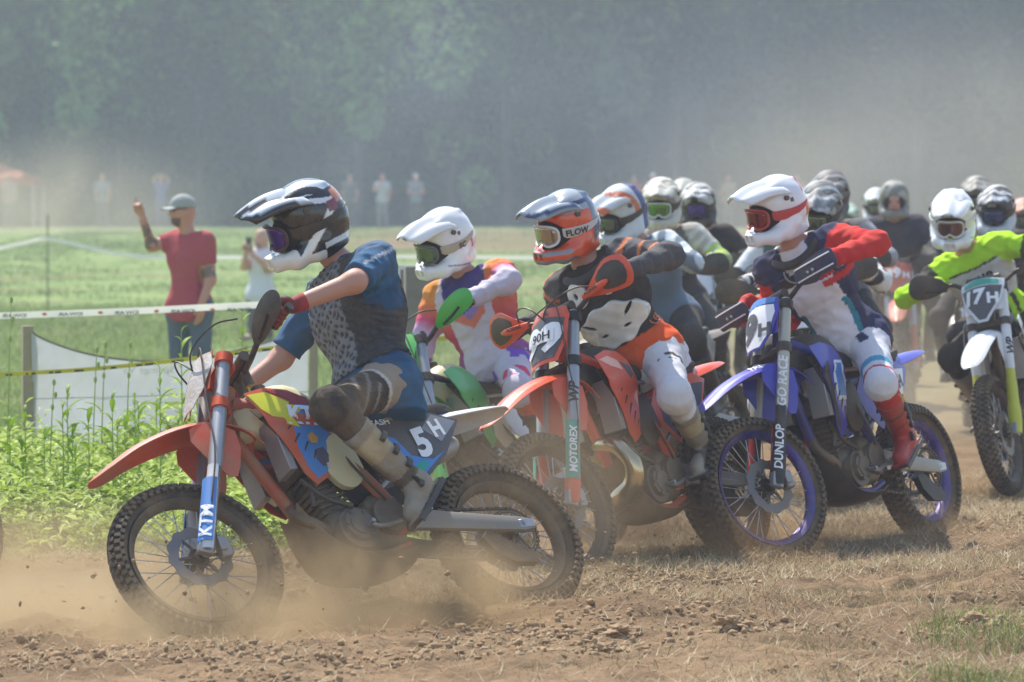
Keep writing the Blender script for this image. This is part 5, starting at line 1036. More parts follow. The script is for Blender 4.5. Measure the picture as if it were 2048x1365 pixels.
def pk1(V):
    x, y, z = V.T; c = np.tile(hx('#1b1c20'), (len(V), 1)); c = mk((np.abs(np.abs(y) - .055 + (x - .1) * .22) < .013), hx('#dfe6ea'), c); c = mk(x > .225, hx('#e8e8e4'), c); c = mk((np.abs(np.abs(y) - .028) < .008) & (x < .14), hx('#b8502e'), c); c = mk(np.abs(np.abs(y) - .098 + (x - .1) * .12) < .008, hx('#cfd6da'), c); return c
def pan1(d):
    V = d['V']; c = np.tile(hx('#232327'), (len(V), 1)); s = d['s']; c = mk((s < .30), hx('#9d8f80'), c); c = mk((s > .30) & (s < .34), hx('#c9c2b8'), c)
    c = mk((s > .42) & (s < .75) & (np.sin(V[:, 0] * 95 + V[:, 2] * 45) > .62) & (d['out'] > .03), hx('#7c7a78'), c); c = mk((s > 1.1), hx('#4c4139'), c); return c
def boot_tan(V, an, su, fd, fs):
    q = V - an; a = q @ su; b = q @ fd; c = np.tile(hx('#958d80'), (len(V), 1)); c = mk((a > .17) & (a < .27) & (b > .0), hx('#b9ab8a'), c); c = mk((q @ fs) < -.078, hx('#2a2724'), c); c = mk((a > .02) & (a < .06), hx('#4b4640'), c); return mottle(c, V, 40, .12)
def glv(base, cuff, knuck, pk=None):
    def f(V, g, e1, e2, e3):
        q = V - g; c = np.tile(hx(base), (len(V), 1)); c = mk(q @ e2 < -.085, hx(cuff), c); c = mk((q @ e2 > -.045) & (q @ e2 < .0) & (q @ e3 > .042), hx(knuck), c)
        return c
    return f
r1 = rider(b1, dict(label='lead rider in blue shirt and grey chest armour and black and white helmet', poleL=(-.30, .9, -.45), poleR=(-.1, -1, -.6), th=.475, kpL=(1, .3, .15), hip=(.43, .11, .97), neck=(.39, .20, 1.535), head=(.535, .24, 1.715), look=(203, 20, -6), lat=(-.10, 1, .12), hlat=(0, 1, 0), sleeve=-.12, hem=-.12, loose=.026,
    jcol=j1, pcol=pan1, muddy=1, bcol=boot_tan, gcol=glv('#7c1f26', '#a3232d', '#1c1c20'), hcol=h1, hs=1.09, lens=lens('violet', '#4a2f8a', .15, .6), strap=BLK, gframe=mat('gog_dark', '#3c1c24', .4), toe=-.75, bulk=1.04, ankL=(.545, .235, .50), ankR=(.47, -.21, .52)))
r1['helmet'].children
def hexb(u, v, w_): return .009 * (np.sin(v * 150 + np.sin(u * 40)) * np.sin(u * 84 + 1.2 * np.sin(v * 75)) > .25)
vest = armor(r1, 'chest_protector', .040, .02, lambda u, v, w_: np.maximum(np.maximum(.22 - u - .10 * np.clip(w_ * 6, 0, 1) , u - .99) * .5, np.abs(v) - (.165 + .03 * (u < .55))), lambda V: mottle(mk(hexb((V - r1['H']) @ r1['up'] / r1['TL'], (V - r1['H']) @ r1['lat'], 0) > .001, hx('#43464a'), mk(((V - r1['H']) @ r1['lat'] > .085) | ((V - r1['H']) @ r1['fw'] < 0), hx('#34373d'), np.tile(hx('#7b7e82'), (len(V), 1)))), V, 50, .2), CLOTH, .008, hexb)
b = MB(); wj = r1['J']['R']; cc = wj['wr'] + (wj['el'] - wj['wr']) * .22; dd = nrm(wj['el'] - wj['wr']); e2 = nrm(np.cross(dd, V3(0, 1, .2))); e3 = np.cross(dd, e2)
b.tube([cc + (e2 * math.cos(a) + e3 * math.sin(a)) * .036 for a in np.linspace(0, 2 * math.pi, 20, endpoint=False)], .005, 6, closed=True, ry=1.6); b.build('wristband', YEL, r1['root'])
b = MB()
for s in (.5, .58): pass
# --- 90H
b2 = bike(dict(q=[1.086, 19.323, -.03, 57.2, 17, 1.1, -10.7], label='orange two stroke dirt bike numbered 90H with a curled chrome exhaust chamber', plastic=ORM, plastic2=GREY,
    hub=BLKM, rim=mat('rim_black', '#1e1e20', .35, .6, dirt=.25), fork=mat('fork_silver', '#aeb3ba', .3, .8), guard=ORM, guard2=TEAL, g2r=(.08, .37), guard_text=[('MOTOREX', .225, .036, PRINTW)], tube_text=[('WP', .52, .05, PRINTB)],
    clamp=mat('clamp_black', '#25262a', .4, .5, dirt=.15), plate=ORM, plate_out=[(-.125, .10), (-.105, .15), (0, .155), (.105, .15), (.125, .10), (.12, -.03), (.085, -.135), (-.085, -.135), (-.12, -.03)], plate_in=([(-.11, .085), (0, .105), (.11, .085), (.105, -.03), (.07, -.115), (-.07, -.115), (-.105, -.03)], GREY),
    plate_text=[('99', (0, -.01), .15, PRINTW, dict(bold=.04, sx=1.15, shear=.1)), ('90H', (0.005, 0), .045, PRINTB, dict(bold=.015, o=.006)), ('KTM', (0, .125), .022, GREY, dict(bold=.04))], plate_sticker=1,
    frame=ORM, lowshroud=BLK, hguard='frame', hgmat=ORM, hgtext=('ACERBIS', (-.045, -.012), .017, PRINTB, .12), hgoff=.036, tank=BLK, shroud_decals=[(mat('blush_print', '#f0b8a8', .4, dirt=.1), [(1.08, .965), (1.0, .98), (.92, .955), (.90, .91), (1.0, .93)], .003), (GREY, [(.90, .95), (.80, .93), (.765, .86), (.80, .84), (.86, .90)], .0035)],
    side=ORM, side_decals=[(GREY, [(.60, .79), (.34, .82), (.12, .83), (.22, .70), (.40, .58), (.47, .58), (.58, .66)], .003)], side_text=[('99', (.35, .72), .15, PRINTW, dict(bold=.045, ang=.25, shear=.1))], pipe='chamber', pipem=mat('heat_tinted_chrome', '#b9a98c', .16, 1., dirt=.12), skid=DIRTY))
def jersey_grey(d):
    V = d['V']; c = np.tile(hx('#4b4e55'), (len(V), 1)); a = d['reg'] > 0; s = d['s']
    c = mk(~a, hx('#22252d'), c); c = mk(~a & (d['u'] < .24), hx('#e0551f'), c); c = mk(~a & (d['u'] < -.02), hx('#e8e8ea'), c)
    c = mk(a & (s < .85) & (np.sin(s * 21 + 3 * nz(V, 8)) > .66), hx('#c9764e'), c); c = mk(a & (s > .9) & (np.sin(s * 30) > .9), hx('#5a5e66'), c); return c
def h2(V):
    x, y, z = V.T; c = np.tile(hx('#e2501e'), (len(V), 1)); c = mk(z > .085 + .2 * x * 0 - .25 * (x < -.05) * 0, hx('#9fa9b2'), c); c = mk((x < -.05) & (z > -.06), hx('#58677a'), c); c = mk((x < -.09), hx('#2f4f8f'), c)
    c = mk((z < -.105) & (x > .05), hx('#7d838a'), c); c = mk((np.abs(z + .075) < .008) & (x > .08), hx('#8d9096'), c); c = mk((np.abs(z - .11 - .1 * np.abs(y)) < .009), hx('#2c3d66'), c); return c
def pk2(V): x, y, z = V.T; c = np.tile(hx('#a9b4bb'), (len(V), 1)); c = mk(np.abs(y) > .075 - .12 * (x - .05) + .01, hx('#e0501f'), c); c = mk(x > .235, hx('#e8a08c'), c); c = mk((np.abs(np.abs(y) - .03) < .007) & (x < .16), hx('#27477f'), c); return c
def pan2(d):
    V = d['V']; c = np.tile(hx('#dcdce2'), (len(V), 1)); s = d['s']; c = mk(s < .10, hx('#1e2430'), c); c = mk((np.abs(s - .42) < .07) & (nz(V, 60) > .2) & (d['out'] > .085), hx('#3a3d44'), c); return c
r2 = rider(b2, dict(label='rider in grey jersey, scuffed white chest guard and orange helmet on the 90H bike', hip=(.50, .06, .97), neck=(.685, .0, 1.47), head=(.775, .0, 1.635), look=(222, 15, -4), lat=(-.22, 1, .10), poleL=(.3, 1, -.35), poleR=(-.3, -.5, -1), bulk=1.07, sleeve=.95, hem=-.12, loose=.02,
    jcol=jersey_grey, pcol=pan2, bcol=boot_tan, gcol=glv('#2b2d33', '#2b2d33', '#44474e'), hcol=h2, pcol2=0, hs=1.05, lens=lens('silver', '#a8a090', .1, .9), gframe=mat('gog_white', '#e6e6ea', .4), strap=mat('strap_white', '#d8dade', .7), strap_text=('FLOW', PRINTB, 1.15), toe=-.35) | {'pcol': pan2, })
def roost(u, v, w_):
    a = np.hypot((u - .44) * .52, v * .62) - .100 + .006 * np.cos(v * 60); b_ = np.hypot((u - .80) * .42, (np.abs(v) - .075) * 1.0) - .048; hl = .011 - np.hypot((u - .50 - 1.2 * (np.abs(v) - .1)) * .6, (np.abs(v) - .105) * .35); h2_ = .007 - np.hypot((u - .38) * .6, (np.abs(v) - .06) * .3); h3 = .009 - np.hypot((u - .8) * .3, np.abs(v) - .085)
    return np.maximum.reduce([np.minimum(a, b_), hl, h2_, h3, .02 - w_])
ch2 = armor(r2, 'chest_protector', .048, .02, roost, lambda V: mottle(np.tile(hx('#dcd9d2'), (len(V), 1)), V, 30, .08), SHELL, .007, lambda u, v, w_: .003 * np.sin(v * 70) * np.sin(u * 40))
# --- 9H
BLU = P_('#2c2fb0'); NAVY = mat('navy_print', '#1d2350', .5, dirt=.1)
b3 = bike(dict(q=[2.068, 20.13, -.01, 56.1, 13.5, .8, -20.3], fewcab=1, label='blue dirt bike numbered 9H with blue wheel rims and a white number plate', plastic=BLU, plastic2=LBL, hub=BLKM, rim=mat('rim_blue', '#262c9c', .25, .8, dirt=.4), fork=mat('fork_cream', '#c5c3b4', .35, .5), guard=mat('guard_black2', '#1d1e22', .4, dirt=.15),
    guard2=RED_, g2a=(-.95, -.25), g2r=(.07, .27), guard_text=[('DUNLOP', .15, .042, PRINTW)], tube_text=[('GO RACE', .50, .046, PRINTW)], clamp=BLKM, plate=BLU, plate_in=([(-.10, .09), (0, .10), (.10, .09), (.11, .05), (.088, -.06), (.045, -.125), (-.045, -.125), (-.088, -.06), (-.11, .05)], PRINTW), plate_top=LBL,
    plate_text=[('9', (-.03, -.012), .165, GREY, dict(bold=.045, sx=1.15)), ('H', (.066, -.04), .07, GREY, dict(bold=.05))], frame=mat('frame_blue', '#23277e', .4, dirt=.2), lowshroud=BLK, hguard='block', hgmat=mat('guard_navy', '#22264f', .45, dirt=.2), tank=BLK,
    shroud=[(1.10, .975), (.98, .99), (.86, .97), (.76, .90), (.74, .80), (.80, .60), (.90, .53), (.96, .60), (.98, .72), (1.04, .86)], shroud_decals=[(PRINTW, [(.90, .90), (.79, .90), (.765, .80), (.79, .71), (.92, .71), (.93, .80)], .003), (LBL, [(.89, .885), (.81, .885), (.79, .80), (.80, .73), (.905, .73)], .0045), (mat('dark_gap', '#15161a', .6), [(1.03, .86), (.97, .90), (.945, .70), (.90, .56), (.95, .60)], .003)],
    side=BLU, side_decals=[(PRINTW, [(.14, .84), (.40, .835), (.50, .80), (.46, .66), (.38, .585), (.20, .70)], .003)], side_text=[('9', (.32, .735), .15, GREY, dict(bold=.045, ang=.3)), ('H', (.22, .775), .06, GREY, dict(bold=.04, ang=.3))], fender_text=('PAYNE', .035, PRINTW), swing=mat('swing_pale', '#a8a59e', .45, .5, dirt=.3), skid=BLK, rfender=BLU, fz=-.03))
def j3(d):
    V = d['V']; c = np.tile(hx('#e6e2ec'), (len(V), 1)); a = d['reg'] > 0; s = d['s']
    c = mk(~a & (np.abs(d['v']) > .125), hx('#1f2b55'), c); c = mk(~a & (np.abs(d['v']) > .10) & (np.abs(d['v']) < .125) & (d['u'] < .45), hx('#1d7f96'), c); c = mk(~a & (d['u'] > .72) & (np.abs(d['v']) > .07), hx('#1f2b55'), c)
    c = mk(a, hx('#cf1f26'), c); c = mk(a & (s < .12), hx('#1f2b55'), c); c = mk(~a & (d['v'] > .07) & (d['u'] > .60) & (d['u'] < .66), hx('#cf1f26'), c); return c
def h3(V): x, y, z = V.T; c = np.tile(hx('#e9eaee'), (len(V), 1)); c = mk((x < -.085) & (np.sin(z * 55 + y * 22) > -.2), hx('#d23037'), c); c = mk((np.hypot(x - .0, z - .06) < .012) & (np.abs(y) > .1), hx('#222326'), c); return c
def pan3(d):
    V = d['V']; c = np.tile(hx('#dfe0ea'), (len(V), 1)); s = d['s']; c = mk(s < .16, hx('#1f2b55'), c); c = mk((s > .2) & (s < .34) & (nz(V, 22) > .25), hx('#27365f'), c); c = mk((s > .86) & (d['w'] < .02), hx('#c2222a'), c); c = mk(s > 1.02, hx('#c2222a'), c); c = mk((np.abs(s - .72) < .05) & (d['out'] > .06), hx('#2fa0c8'), c); return c
def boot_red(V, an, su, fd, fs): q = V - an; a = q @ su; c = np.tile(hx('#a8141c'), (len(V), 1)); c = mk((q @ fs) < -.078, hx('#571014'), c); c = mk((np.abs(a - .22) < .012) | (np.abs(a - .13) < .008), hx('#5c0d12'), c); return c
r3 = rider(b3, dict(label='rider in red, white and navy jersey, white helmet and red boots', hip=(.50, .06, .985), neck=(.74, .0, 1.50), head=(.84, .0, 1.665), look=(218, 15, -3), lat=(-.25, 1, .12), poleL=(.35, 1, -.35), poleR=(-.3, -.4, -1), bulk=1.04, sleeve=.93, hem=-.10, loose=.02,
    jcol=j3, pcol=pan3, bcol=boot_red, gcol=glv('#c2202a', '#c2202a', '#2a2b30'), hcol=h3, hs=1.04, lens=lens('red', '#8a3a34', .1, .85), gframe=mat('gog_red', '#b3232c', .4), strap=mat('strap_red', '#c8323a', .7), toe=-.45))
b = MB(); V, Fc = plate([(-.03, -.05), (.03, -.05), (.02, -.01), (.045, .03), (.01, .02), (-.03, .05), (-.01, .0)], planemap((0, 0, 0), (1, 0, 0), (0, 1, 0)), .002, .05)
kL = r3['J']['L']; su = nrm(kL['kn'] - kL['an']); cc = kL['an'] + su * .30 + V3(0, .069, 0); b.add((np.array([cc + V3(-1, 0, 0) * q[0] + su * q[1] + V3(0, 1, 0) * q[2] for q in V])), Fc); b.build('boot_emblem', mat('gold_print', '#d8a860', .5), r3['root'])
project_text('MSR', r3, .62, .02, .035, PRINTW, target='jersey', side='left') if 0 else None
project_text('MSR', r3, .74, .06, .034, PRINTW, target='jersey', side='left', ang=.3)
project_text('LER', r2, .28, .02, .04, mat('orange_print', '#c8643c', .6), target='jersey', side='left', ang=.2)
# neck brace strap and breather hose
for r, cm in ((r3, '#1b1c20'), (r2, '#2a2c33')):
    b = MB(); N_, l_, f_, u_ = r['Nk'], r['lat'], r['fw'], r['up']
    b.tube([N_ - u_ * .01 + l_ * .12 * math.cos(a) + f_ * (.115 * math.sin(a) + .02) - u_ * .045 * max(0, math.sin(a)) for a in np.linspace(0, 2 * math.pi, 30, endpoint=False)], .024, 8, closed=True, ry=.8); b.build('neck_brace', mat('brace_' + cm[1:], cm, .6, dirt=.2), r['root'])
b = MB(); b.add(*strip([[r3['Nk'] - r3['up'] * (.10 + .05 * t) + r3['lat'] * y + r3['fw'] * (.125 + .03 * math.cos(y * 9) - .02 * t) for y in np.linspace(-.12, .14, 9)] for t in (0, 1)], .012)); b.build('chest_strap', BLK, r3['root'])
b = MB(); b.tube([r3['Nk'] - r3['up'] * .09 + r3['lat'] * (-.03 + .045 * math.cos(a)) + r3['fw'] * .155 + r3['up'] * .05 * math.sin(a) for a in np.linspace(2.6, 6.6, 20)], .0045, 6); b.build('breather_hose', mat('hose_grey', '#8f9298', .5), r3['root'])
b = MB(); b.tube([r2['Nk'] + r2['lat'] * .10 + r2['up'] * .02, r2['Nk'] + r2['lat'] * .15 + r2['fw'] * .06 - r2['up'] * .04, r2['Nk'] + r2['lat'] * .13 + r2['fw'] * .10 - r2['up'] * .15], .009, 8, 0, 10); b.build('shoulder_strap', mat('strap_blue', '#2f6fd0', .6), r2['root'])
# --- green bike
GRN = P_('#35b344')
b4 = bike(dict(bars=(-.03, -.03), q=[.48, 20.9, -.12, 60, 27, 1, -8], label='green dirt bike half hidden behind the leading orange bike', plastic=GRN, plastic2=GRN, hub=BLKM, rim=mat('rim_black', '#1e1e20', .35, .6), fork=mat('fork_silver', '#aeb3ba', .3, .8), guard=GRN, clamp=BLKM, plate=GRN, frame=BLKM, lowshroud=BLK, hguard='plain', hgmat=GRN,
    tank=TANKC, tankh=.11, side=WHT, side_text=[('B', (.35, .72), .12, PRINTB, dict(bold=.045))], skid=DIRTY))
def j4(d):
    V = d['V']; s = d['s']; a = d['reg'] > 0; u = d['u']; c = np.tile(hx('#cfcad6'), (len(V), 1))
    g = grad(s, [(0, '#dd9240'), (.25, '#dc7444'), (.45, '#d04478'), (.6, '#c9a6cc'), (1.0, '#c8c2d2')]); up_ = np.where(d['reg'] == 1, d['tL'], d['tR'])
    c = mk(a, g, c); c = mk(a & (s > .45) & (s < 1.1) & (np.sin(s * 5 + V[:, 2] * 20 + V[:, 1] * 9) > .75), hx('#8a62bc'), c)
    side = ~a & (np.abs(d['v']) > .118) & (u < .72); c = mk(side, grad(u, [(.0, '#6f55a0'), (.25, '#a34a80'), (.45, '#c8425c'), (.7, '#dd7040')]), c)
    c = mk(~a & (u > .80) & (np.abs(d['v']) < .12), hx('#39307e'), c); c = mk(~a & (np.abs(u - .60 - 1.4 * np.abs(d['v'])) < .06) & (np.abs(d['v']) < .085), hx('#9078c0'), c); c = mk(~a & (np.abs(u - .50 - 1.4 * np.abs(d['v'])) < .045) & (np.abs(d['v']) < .085), hx('#dd7a5c'), c)
    return c
def h4(V): x, y, z = V.T; c = np.tile(hx('#ececea'), (len(V), 1)); c = mk((np.hypot(x + .0, z - .06) < .010) & (np.abs(y) > .1), hx('#222326'), c); c = mk((np.abs(x + .075) < .008) & (np.abs(z + .01) < .028) & (y > 0), hx('#c8323a'), c); c = mk((np.abs(z + .10 - .3 * x) < .004) & (x < .1), hx('#8f9094'), c); c = mk((np.abs(z - .118) < .006) & (np.abs(y) < .03) & (x > .04), hx('#55575c'), c); return c
def pan4(d): V = d['V']; s = d['s']; c = np.tile(hx('#cdc9d6'), (len(V), 1)); c = mk((s > .15) & (s < .45) & (nz(V, 18) > .0), hx('#7a4fc4'), c); c = mk((s > .6) & (s < 1.0) & (nz(V, 20, 2.) > .05), hx('#e0356e'), c); c = mk(s > 1.05, hx('#e6532e'), c); return c
r4 = rider(b4, dict(label='rider in orange, pink and purple jersey and white helmet on the green bike', hip=(.44, .08, .99), neck=(.465, .155, 1.50), head=(.60, .19, 1.67), look=(222, 22, -6), lat=(-.2, 1, .08), poleL=(.1, 1, -.3), poleR=(-.3, -.5, -1), bulk=1.06, sleeve=.95, hem=-.05, loose=.022, jcol=j4, pcol=pan4,
    bcol=lambda V, *a: np.tile(hx('#2a2a30'), (len(V), 1)), gcol=glv('#4a3fa0', '#2b2b33', '#3fae48'), hcol=h4, hs=1.06, lens=lens('smoke', '#6a7468', .12, .7), gframe=mat('gog_grey', '#55585c', .4), strap=mat('strap_sand', '#b9b39e', .7), strap_text=('SC', PRINTB, 1.5)))
# --- 17H
WP_ = P_('#e6e8ea')
b5 = bike(dict(q=[3.182, 24.656, -.0, 76, 9.5, 0, -8.4], fewcab=1, label='white dirt bike numbered 17H with yellow fork guards', plastic=WP_, plastic2=WP_, hub=BLKM, rim=mat('rim_black', '#1e1e20', .35, .6), fork=WP_, guard=mat('guard_yellow', '#c9cf2a', .45, dirt=.2), tube_text=[('WP', .52, .05, PRINTB)], clamp=BLKM, plate=WP_, plate_out=[(-.13, .10), (-.13, .14), (0, .145), (.13, .14), (.13, .10), (.11, -.0), (.03, -.14), (-.03, -.14), (-.11, -.0)],
    plate_in=([(-.12, .09), (.12, .09), (.10, .0), (.02, -.125), (-.02, -.125), (-.10, .0)], GREY), plate_top=TEAL, plate_text=[('17', (-.03, .025), .10, PRINTW, dict(bold=.045, shear=.1)), ('H', (.065, .005), .07, PRINTW, dict(bold=.05))], frame=BLKM, hguard='dark', hgmat=mat('guard_black', '#2b2c30', .5, dirt=.3), tank=BLK, side=WP_, skid=DIRTY, far=0,
    shroud_decals=[(BLK, [(1.05, .93), (.98, .97), (.86, .95), (.80, .88), (.84, .68), (.90, .62), (.96, .72), (1.0, .84)], .003)]))
NEON = '#b4e81c'
def j5(d):
    V = d['V']; a = d['reg'] > 0; u = d['u']; s = d['s']; c = np.tile(hx(NEON), (len(V), 1)); c = mk(~a & (u > .36) & (u < .82), hx('#c9cad0'), c); c = mk(~a & (np.abs(u - .83) < .012), hx('#22242a'), c); c = mk(~a & (u < .36) & (d['f'] > 0) & (np.sin(d['v'] * 120) > .3) & (u > .12), hx('#22242a'), c)
    c = mk((d['reg'] == 2) & (s > .25) & (s < .98), hx('#33343a'), c); c = mk((d['reg'] == 1) & (np.abs(s - .55) < .05), hx('#3f4a20'), c); return c
def flat(h): return lambda V, *a: np.tile(hx(h), (len(V if not isinstance(V, dict) else V['V']), 1))
r5 = rider(b5, dict(label='rider in a neon yellow jersey with a white helmet on the 17H bike', hip=(.42, .02, .98), neck=(.62, -.13, 1.44), head=(.77, -.165, 1.62), look=(258, 22, 0), sleeve=.95, hem=-.05, loose=.022, jcol=j5, pcol=flat('#26272c'), bcol=flat('#8e8c88'),
    gcol=glv('#2c3040', '#2c3040', '#7d7a35'), hcol=h4, hs=1.06, lens=lens('brown', '#6b4a44', .12, .6), gframe=mat('gog_white', '#e6e6ea', .4), strap=WHT, far=0))
project_text('true', r5, .70, .01, .06, PRINTB, sx=1.1); project_text('mx', r5, .56, .05, .055, PRINTB, sx=1.2)
# ------------------------------------------------------------------ the pack behind
BROWNISH = P_('#6a5f52', dirt=.5)
def pack(px, py, D, psi, roll, st, far, bc, rc, fwd=.10):
    w_ = at(px, py, D); gz = float(gh(w_.x, D)); need = (w_.z - gz) / math.cos(rad(roll)); dz = max(-.06, min(.24, need - 1.62)); hd = V3(.62 + fwd, 0, need)
    yo = rc.pop('yo', 0.); hd[1] = yo; hip = V3(.40, yo * .4, .97 + dz * .9); nk = hd - V3(.12, 0, .165)
    R = pose((0, 0, 0, psi, roll, 0, 0)); t = w_ - (R @ Vector(hd)); bc = dict(dict(hub=BLKM, rim=mat('rim_black', '#1e1e20', .35, .6, dirt=.3), fork=mat('fork_silver', '#aeb3ba', .3, .8), clamp=BLKM, frame=BLKM, tank=BLK, skid=DIRTY, hguard='dark', hgmat=mat('guard_black', '#2b2c30', .5, dirt=.3), plate=WHT, plastic2=BLK), **bc)
    bc.setdefault('guard', bc['plastic']); b_ = bike(dict(q=[t.x, t.y, gz, psi, roll, 0, st], far=far, **bc))
    rc = dict(dict(hip=tuple(hip), neck=tuple(nk), head=tuple(hd), look=(262, 14, 0), poleL=(-.5, .8, -.8), poleR=(-.5, -.8, -.8), ua=.27, sleeve=.95, hem=-.06, loose=.02, pcol=flat('#2c2d33'), bcol=flat('#3a3835'), gcol=glv('#2b2d33', '#2b2d33', '#44474e'), hcol=flat('#d8d8d4'), lens=lens('smoke', '#6a7468', .12, .7), strap=BLK, far=far, hs=1.05), **rc)
    return rider(b_, rc), b_
def two(torso, armc, cuff=None, s0=.0, s1=3.):
    def f(d): n = len(d['V']); c = np.tile(hx(torso), (n, 1)); c = mk((d['reg'] > 0) & (d['s'] > s0) & (d['s'] < s1), hx(armc), c); return mk((d['reg'] > 0) & (d['s'] > 1.35), hx(cuff), c) if cuff else c
    return f
def hpat(base, stripe, peak=None, sx=40, th=.55, back=None):
    def f(V): x, y, z = V.T; c = np.tile(hx(base), (len(V), 1)); c = mk((z > .02) & (np.abs(np.sin(y * sx * .6 + x * sx * .7)) > th), hx(stripe), c); return mk(x < -.05, hx(back), c) if back else c
    return f
def sl5(d):
    V = d['V']; c = np.tile(hx('#4b4b50'), (len(V), 1)); a = d['reg'] > 0; s = d['s']; c = mk(a, hx('#b9b6ae'), c); c = mk(a & (np.sin(s * 26) > .25) & (s < .7), hx('#d6d8d0'), c); c = mk(a & (s > .55) & (s < 1.7) & (np.sin(s * 40) > -.2) & (V[:, 2] > d['V'][:, 2].mean()), hx('#a8d832'), c); c = mk(~a & (d['u'] > .7), hx('#6d6a66'), c); return c
def bw(d): V = d['V']; c = np.tile(hx('#4e5058'), (len(V), 1)); a = d['reg'] > 0; return mk(a & (np.sin(d['s'] * 17 + V[:, 1] * 30) > -.1), hx('#dcdcda'), mk(a, hx('#24252c'), c))
def blw(d): V = d['V']; c = np.tile(hx('#6f8296'), (len(V), 1)); a = d['reg'] > 0; return mk(a & (np.sin(V[:, 1] * 60) > -.3), hx('#d9e4ec'), c)
pack(1243, 428, 24, 60, 14, -10, 1, dict(label='dusty brown dirt bike behind the 90H rider, its hand guards caked in mud', plastic=BROWNISH, hgmat=BROWNISH, plate=P_('#8b8574', dirt=.4), hguard='dark'),
     dict(label='rider with a blue, white and orange helmet directly behind the 90H rider', look=(222, 24, -6), hcol=hpat('#d3dce4', '#d9704a', back='#2f4f8f', th=.93, sx=26), jcol=blw, pcol=flat('#3b3a3c')))
pack(1322, 408, 27, 78, 6, -4, 1, dict(label='grey dirt bike with dark hand guards behind the blue helmeted rider', plastic=P_('#9a9a94', dirt=.35), plate=P_('#a8a79c', dirt=.3)), dict(label='rider with a cream helmet, green mirrored goggles and neon striped sleeves', look=(262, 16, 0), hcol=hpat('#d4d2c6', '#8d8c86', th=.93), jcol=sl5, lens=lens('green', '#5f8f3a', .1, .85), gframe=mat('gog_white', '#e6e6ea', .4), pcol=flat('#55534f')))
pack(1396, 412, 30, 82, 4, 2, 1, dict(label='white dirt bike just left of the 9H bike, mostly veiled in dust', plastic=P_('#dcdce0', dirt=.2)), dict(label='rider in a black jersey with a black and silver helmet', look=(262, 14, 3), hcol=hpat('#1f2126', '#c9ced0', th=.6), pkcol=hpat('#23262b', '#d4d8da', th=.45), jcol=two('#26272e', '#26272e'), lens=lens('violet', '#6a5a8a', .15, .6)))
pack(1367, 398, 35, 84, 2, 0, 2, dict(label='distant dirt bike behind the black jerseyed rider', plastic=BROWNISH), dict(label='rider whose silver helmet shows between the cream and the black helmets', hcol=flat('#b4b6ae'), jcol=two('#3a3d40', '#3a3d40')))
pack(1556, 432, 28.5, 80, 8, -4, 1, dict(label='green dirt bike hidden behind the 9H bike', plastic=P_('#4e8a4a', dirt=.3)), dict(label='rider in a white and green jersey hidden behind the 9H rider', hcol=flat('#d8d8d4'), jcol=two('#3c6a5a', '#dfe0e4')), fwd=.02)
pack(1638, 432, 23.2, 84, 8, -6, 1, dict(label='dark dirt bike with round black hand guards directly behind the 9H rider', plastic=P_('#3a3b38', dirt=.35)), dict(label='rider with a slate grey helmet and black and white sleeves behind the 9H rider', yo=.17, hcol=hpat('#59646e', '#aeb9c0', th=.9), jcol=bw, look=(256, 24, -5)))
pack(1658, 397, 26.5, 78, 6, -6, 1, dict(label='orange dirt bike behind the red sleeved rider', plastic=P_('#c8502c', dirt=.35)), dict(label='rider with a charcoal and cream helmet and grey sleeves turning light blue', yo=.06, hcol=hpat('#54585e', '#a9adb0', th=.93, back='#3a3b40'), jcol=two('#6a6a70', '#9a9ca4', '#6fa6d6'), look=(254, 20, -6)))
pack(1788, 402, 35, 84, 4, -4, 1, dict(label='orange dirt bike numbered 39H between the pack and the neon rider', plastic=P_('#c8502c', dirt=.35), plate=P_('#cf5430', dirt=.3), plate_text=[('39', (-.03, .03), .10, PRINTW, dict(bold=.045)), ('H', (.07, .01), .06, PRINTW, dict(bold=.05))]),
     dict(label='rider in a navy T-shirt with a silver open faced helmet and no goggles', hcol=hpat('#7f837f', '#a9ada6', th=.8), jcol=two('#2c3044', '#2c3044'), nogog=1, face=1, nopeak=1, look=(266, 8, 0), sleeve=-.15, loose=.035, bulk=1.12))
pack(1752, 412, 40, 86, 2, 0, 2, dict(label='far dirt bike behind the left shoulder of the navy T-shirt rider', plastic=BROWNISH), dict(label='rider whose white and teal helmet peeks out left of the silver helmet', hcol=hpat('#e2e4e6', '#7fb0a8', th=.9), jcol=two('#a8d832', '#8f9a40')))
pack(1694, 437, 46, 86, 0, 0, 2, dict(label='far dirt bike right of the charcoal helmeted rider', plastic=BROWNISH), dict(label='rider whose small mint helmet shows low among the pack', hcol=flat('#b9d4c2'), jcol=two('#8d9090', '#8d9090')))
pack(1953, 398, 31, 86, 0, 0, 2, dict(label='grey dirt bike behind the neon yellow rider', plastic=BROWNISH), dict(label='rider whose grey helmet shows between the two white helmets at the right', hcol=hpat('#9ea19c', '#5c605f', th=.7), jcol=two('#3a3d40', '#3a3d40')))
pack(1992, 422, 27.5, 80, 4, 0, 1, dict(label='blue dirt bike numbered 21H cut off by the right edge', plastic=BLU, plate=WHT, plate_text=[('21H', (0, .05), .07, GREY, dict(bold=.03)), ('5', (.0, -.05), .10, GREY, dict(bold=.045))]), dict(label='rider with a white, blue and black helmet beside the neon yellow rider', hcol=hpat('#c9d4dc', '#2f3440', th=.6), jcol=two('#2d2e33', '#2d2e33'), look=(256, 16, 0), lens=lens('blue', '#3a4a7a', .12, .6)))
pack(2046, 436, 36, 84, 0, 0, 2, dict(label='dirt bike beyond the 21H bike at the right edge', plastic=P_('#b8502c', dirt=.4)), dict(label='rider with an orange and white helmet at the right edge', hcol=hpat('#c9bdb4', '#d8683a', th=.6), jcol=two('#2f2c2c', '#c85a2c')))
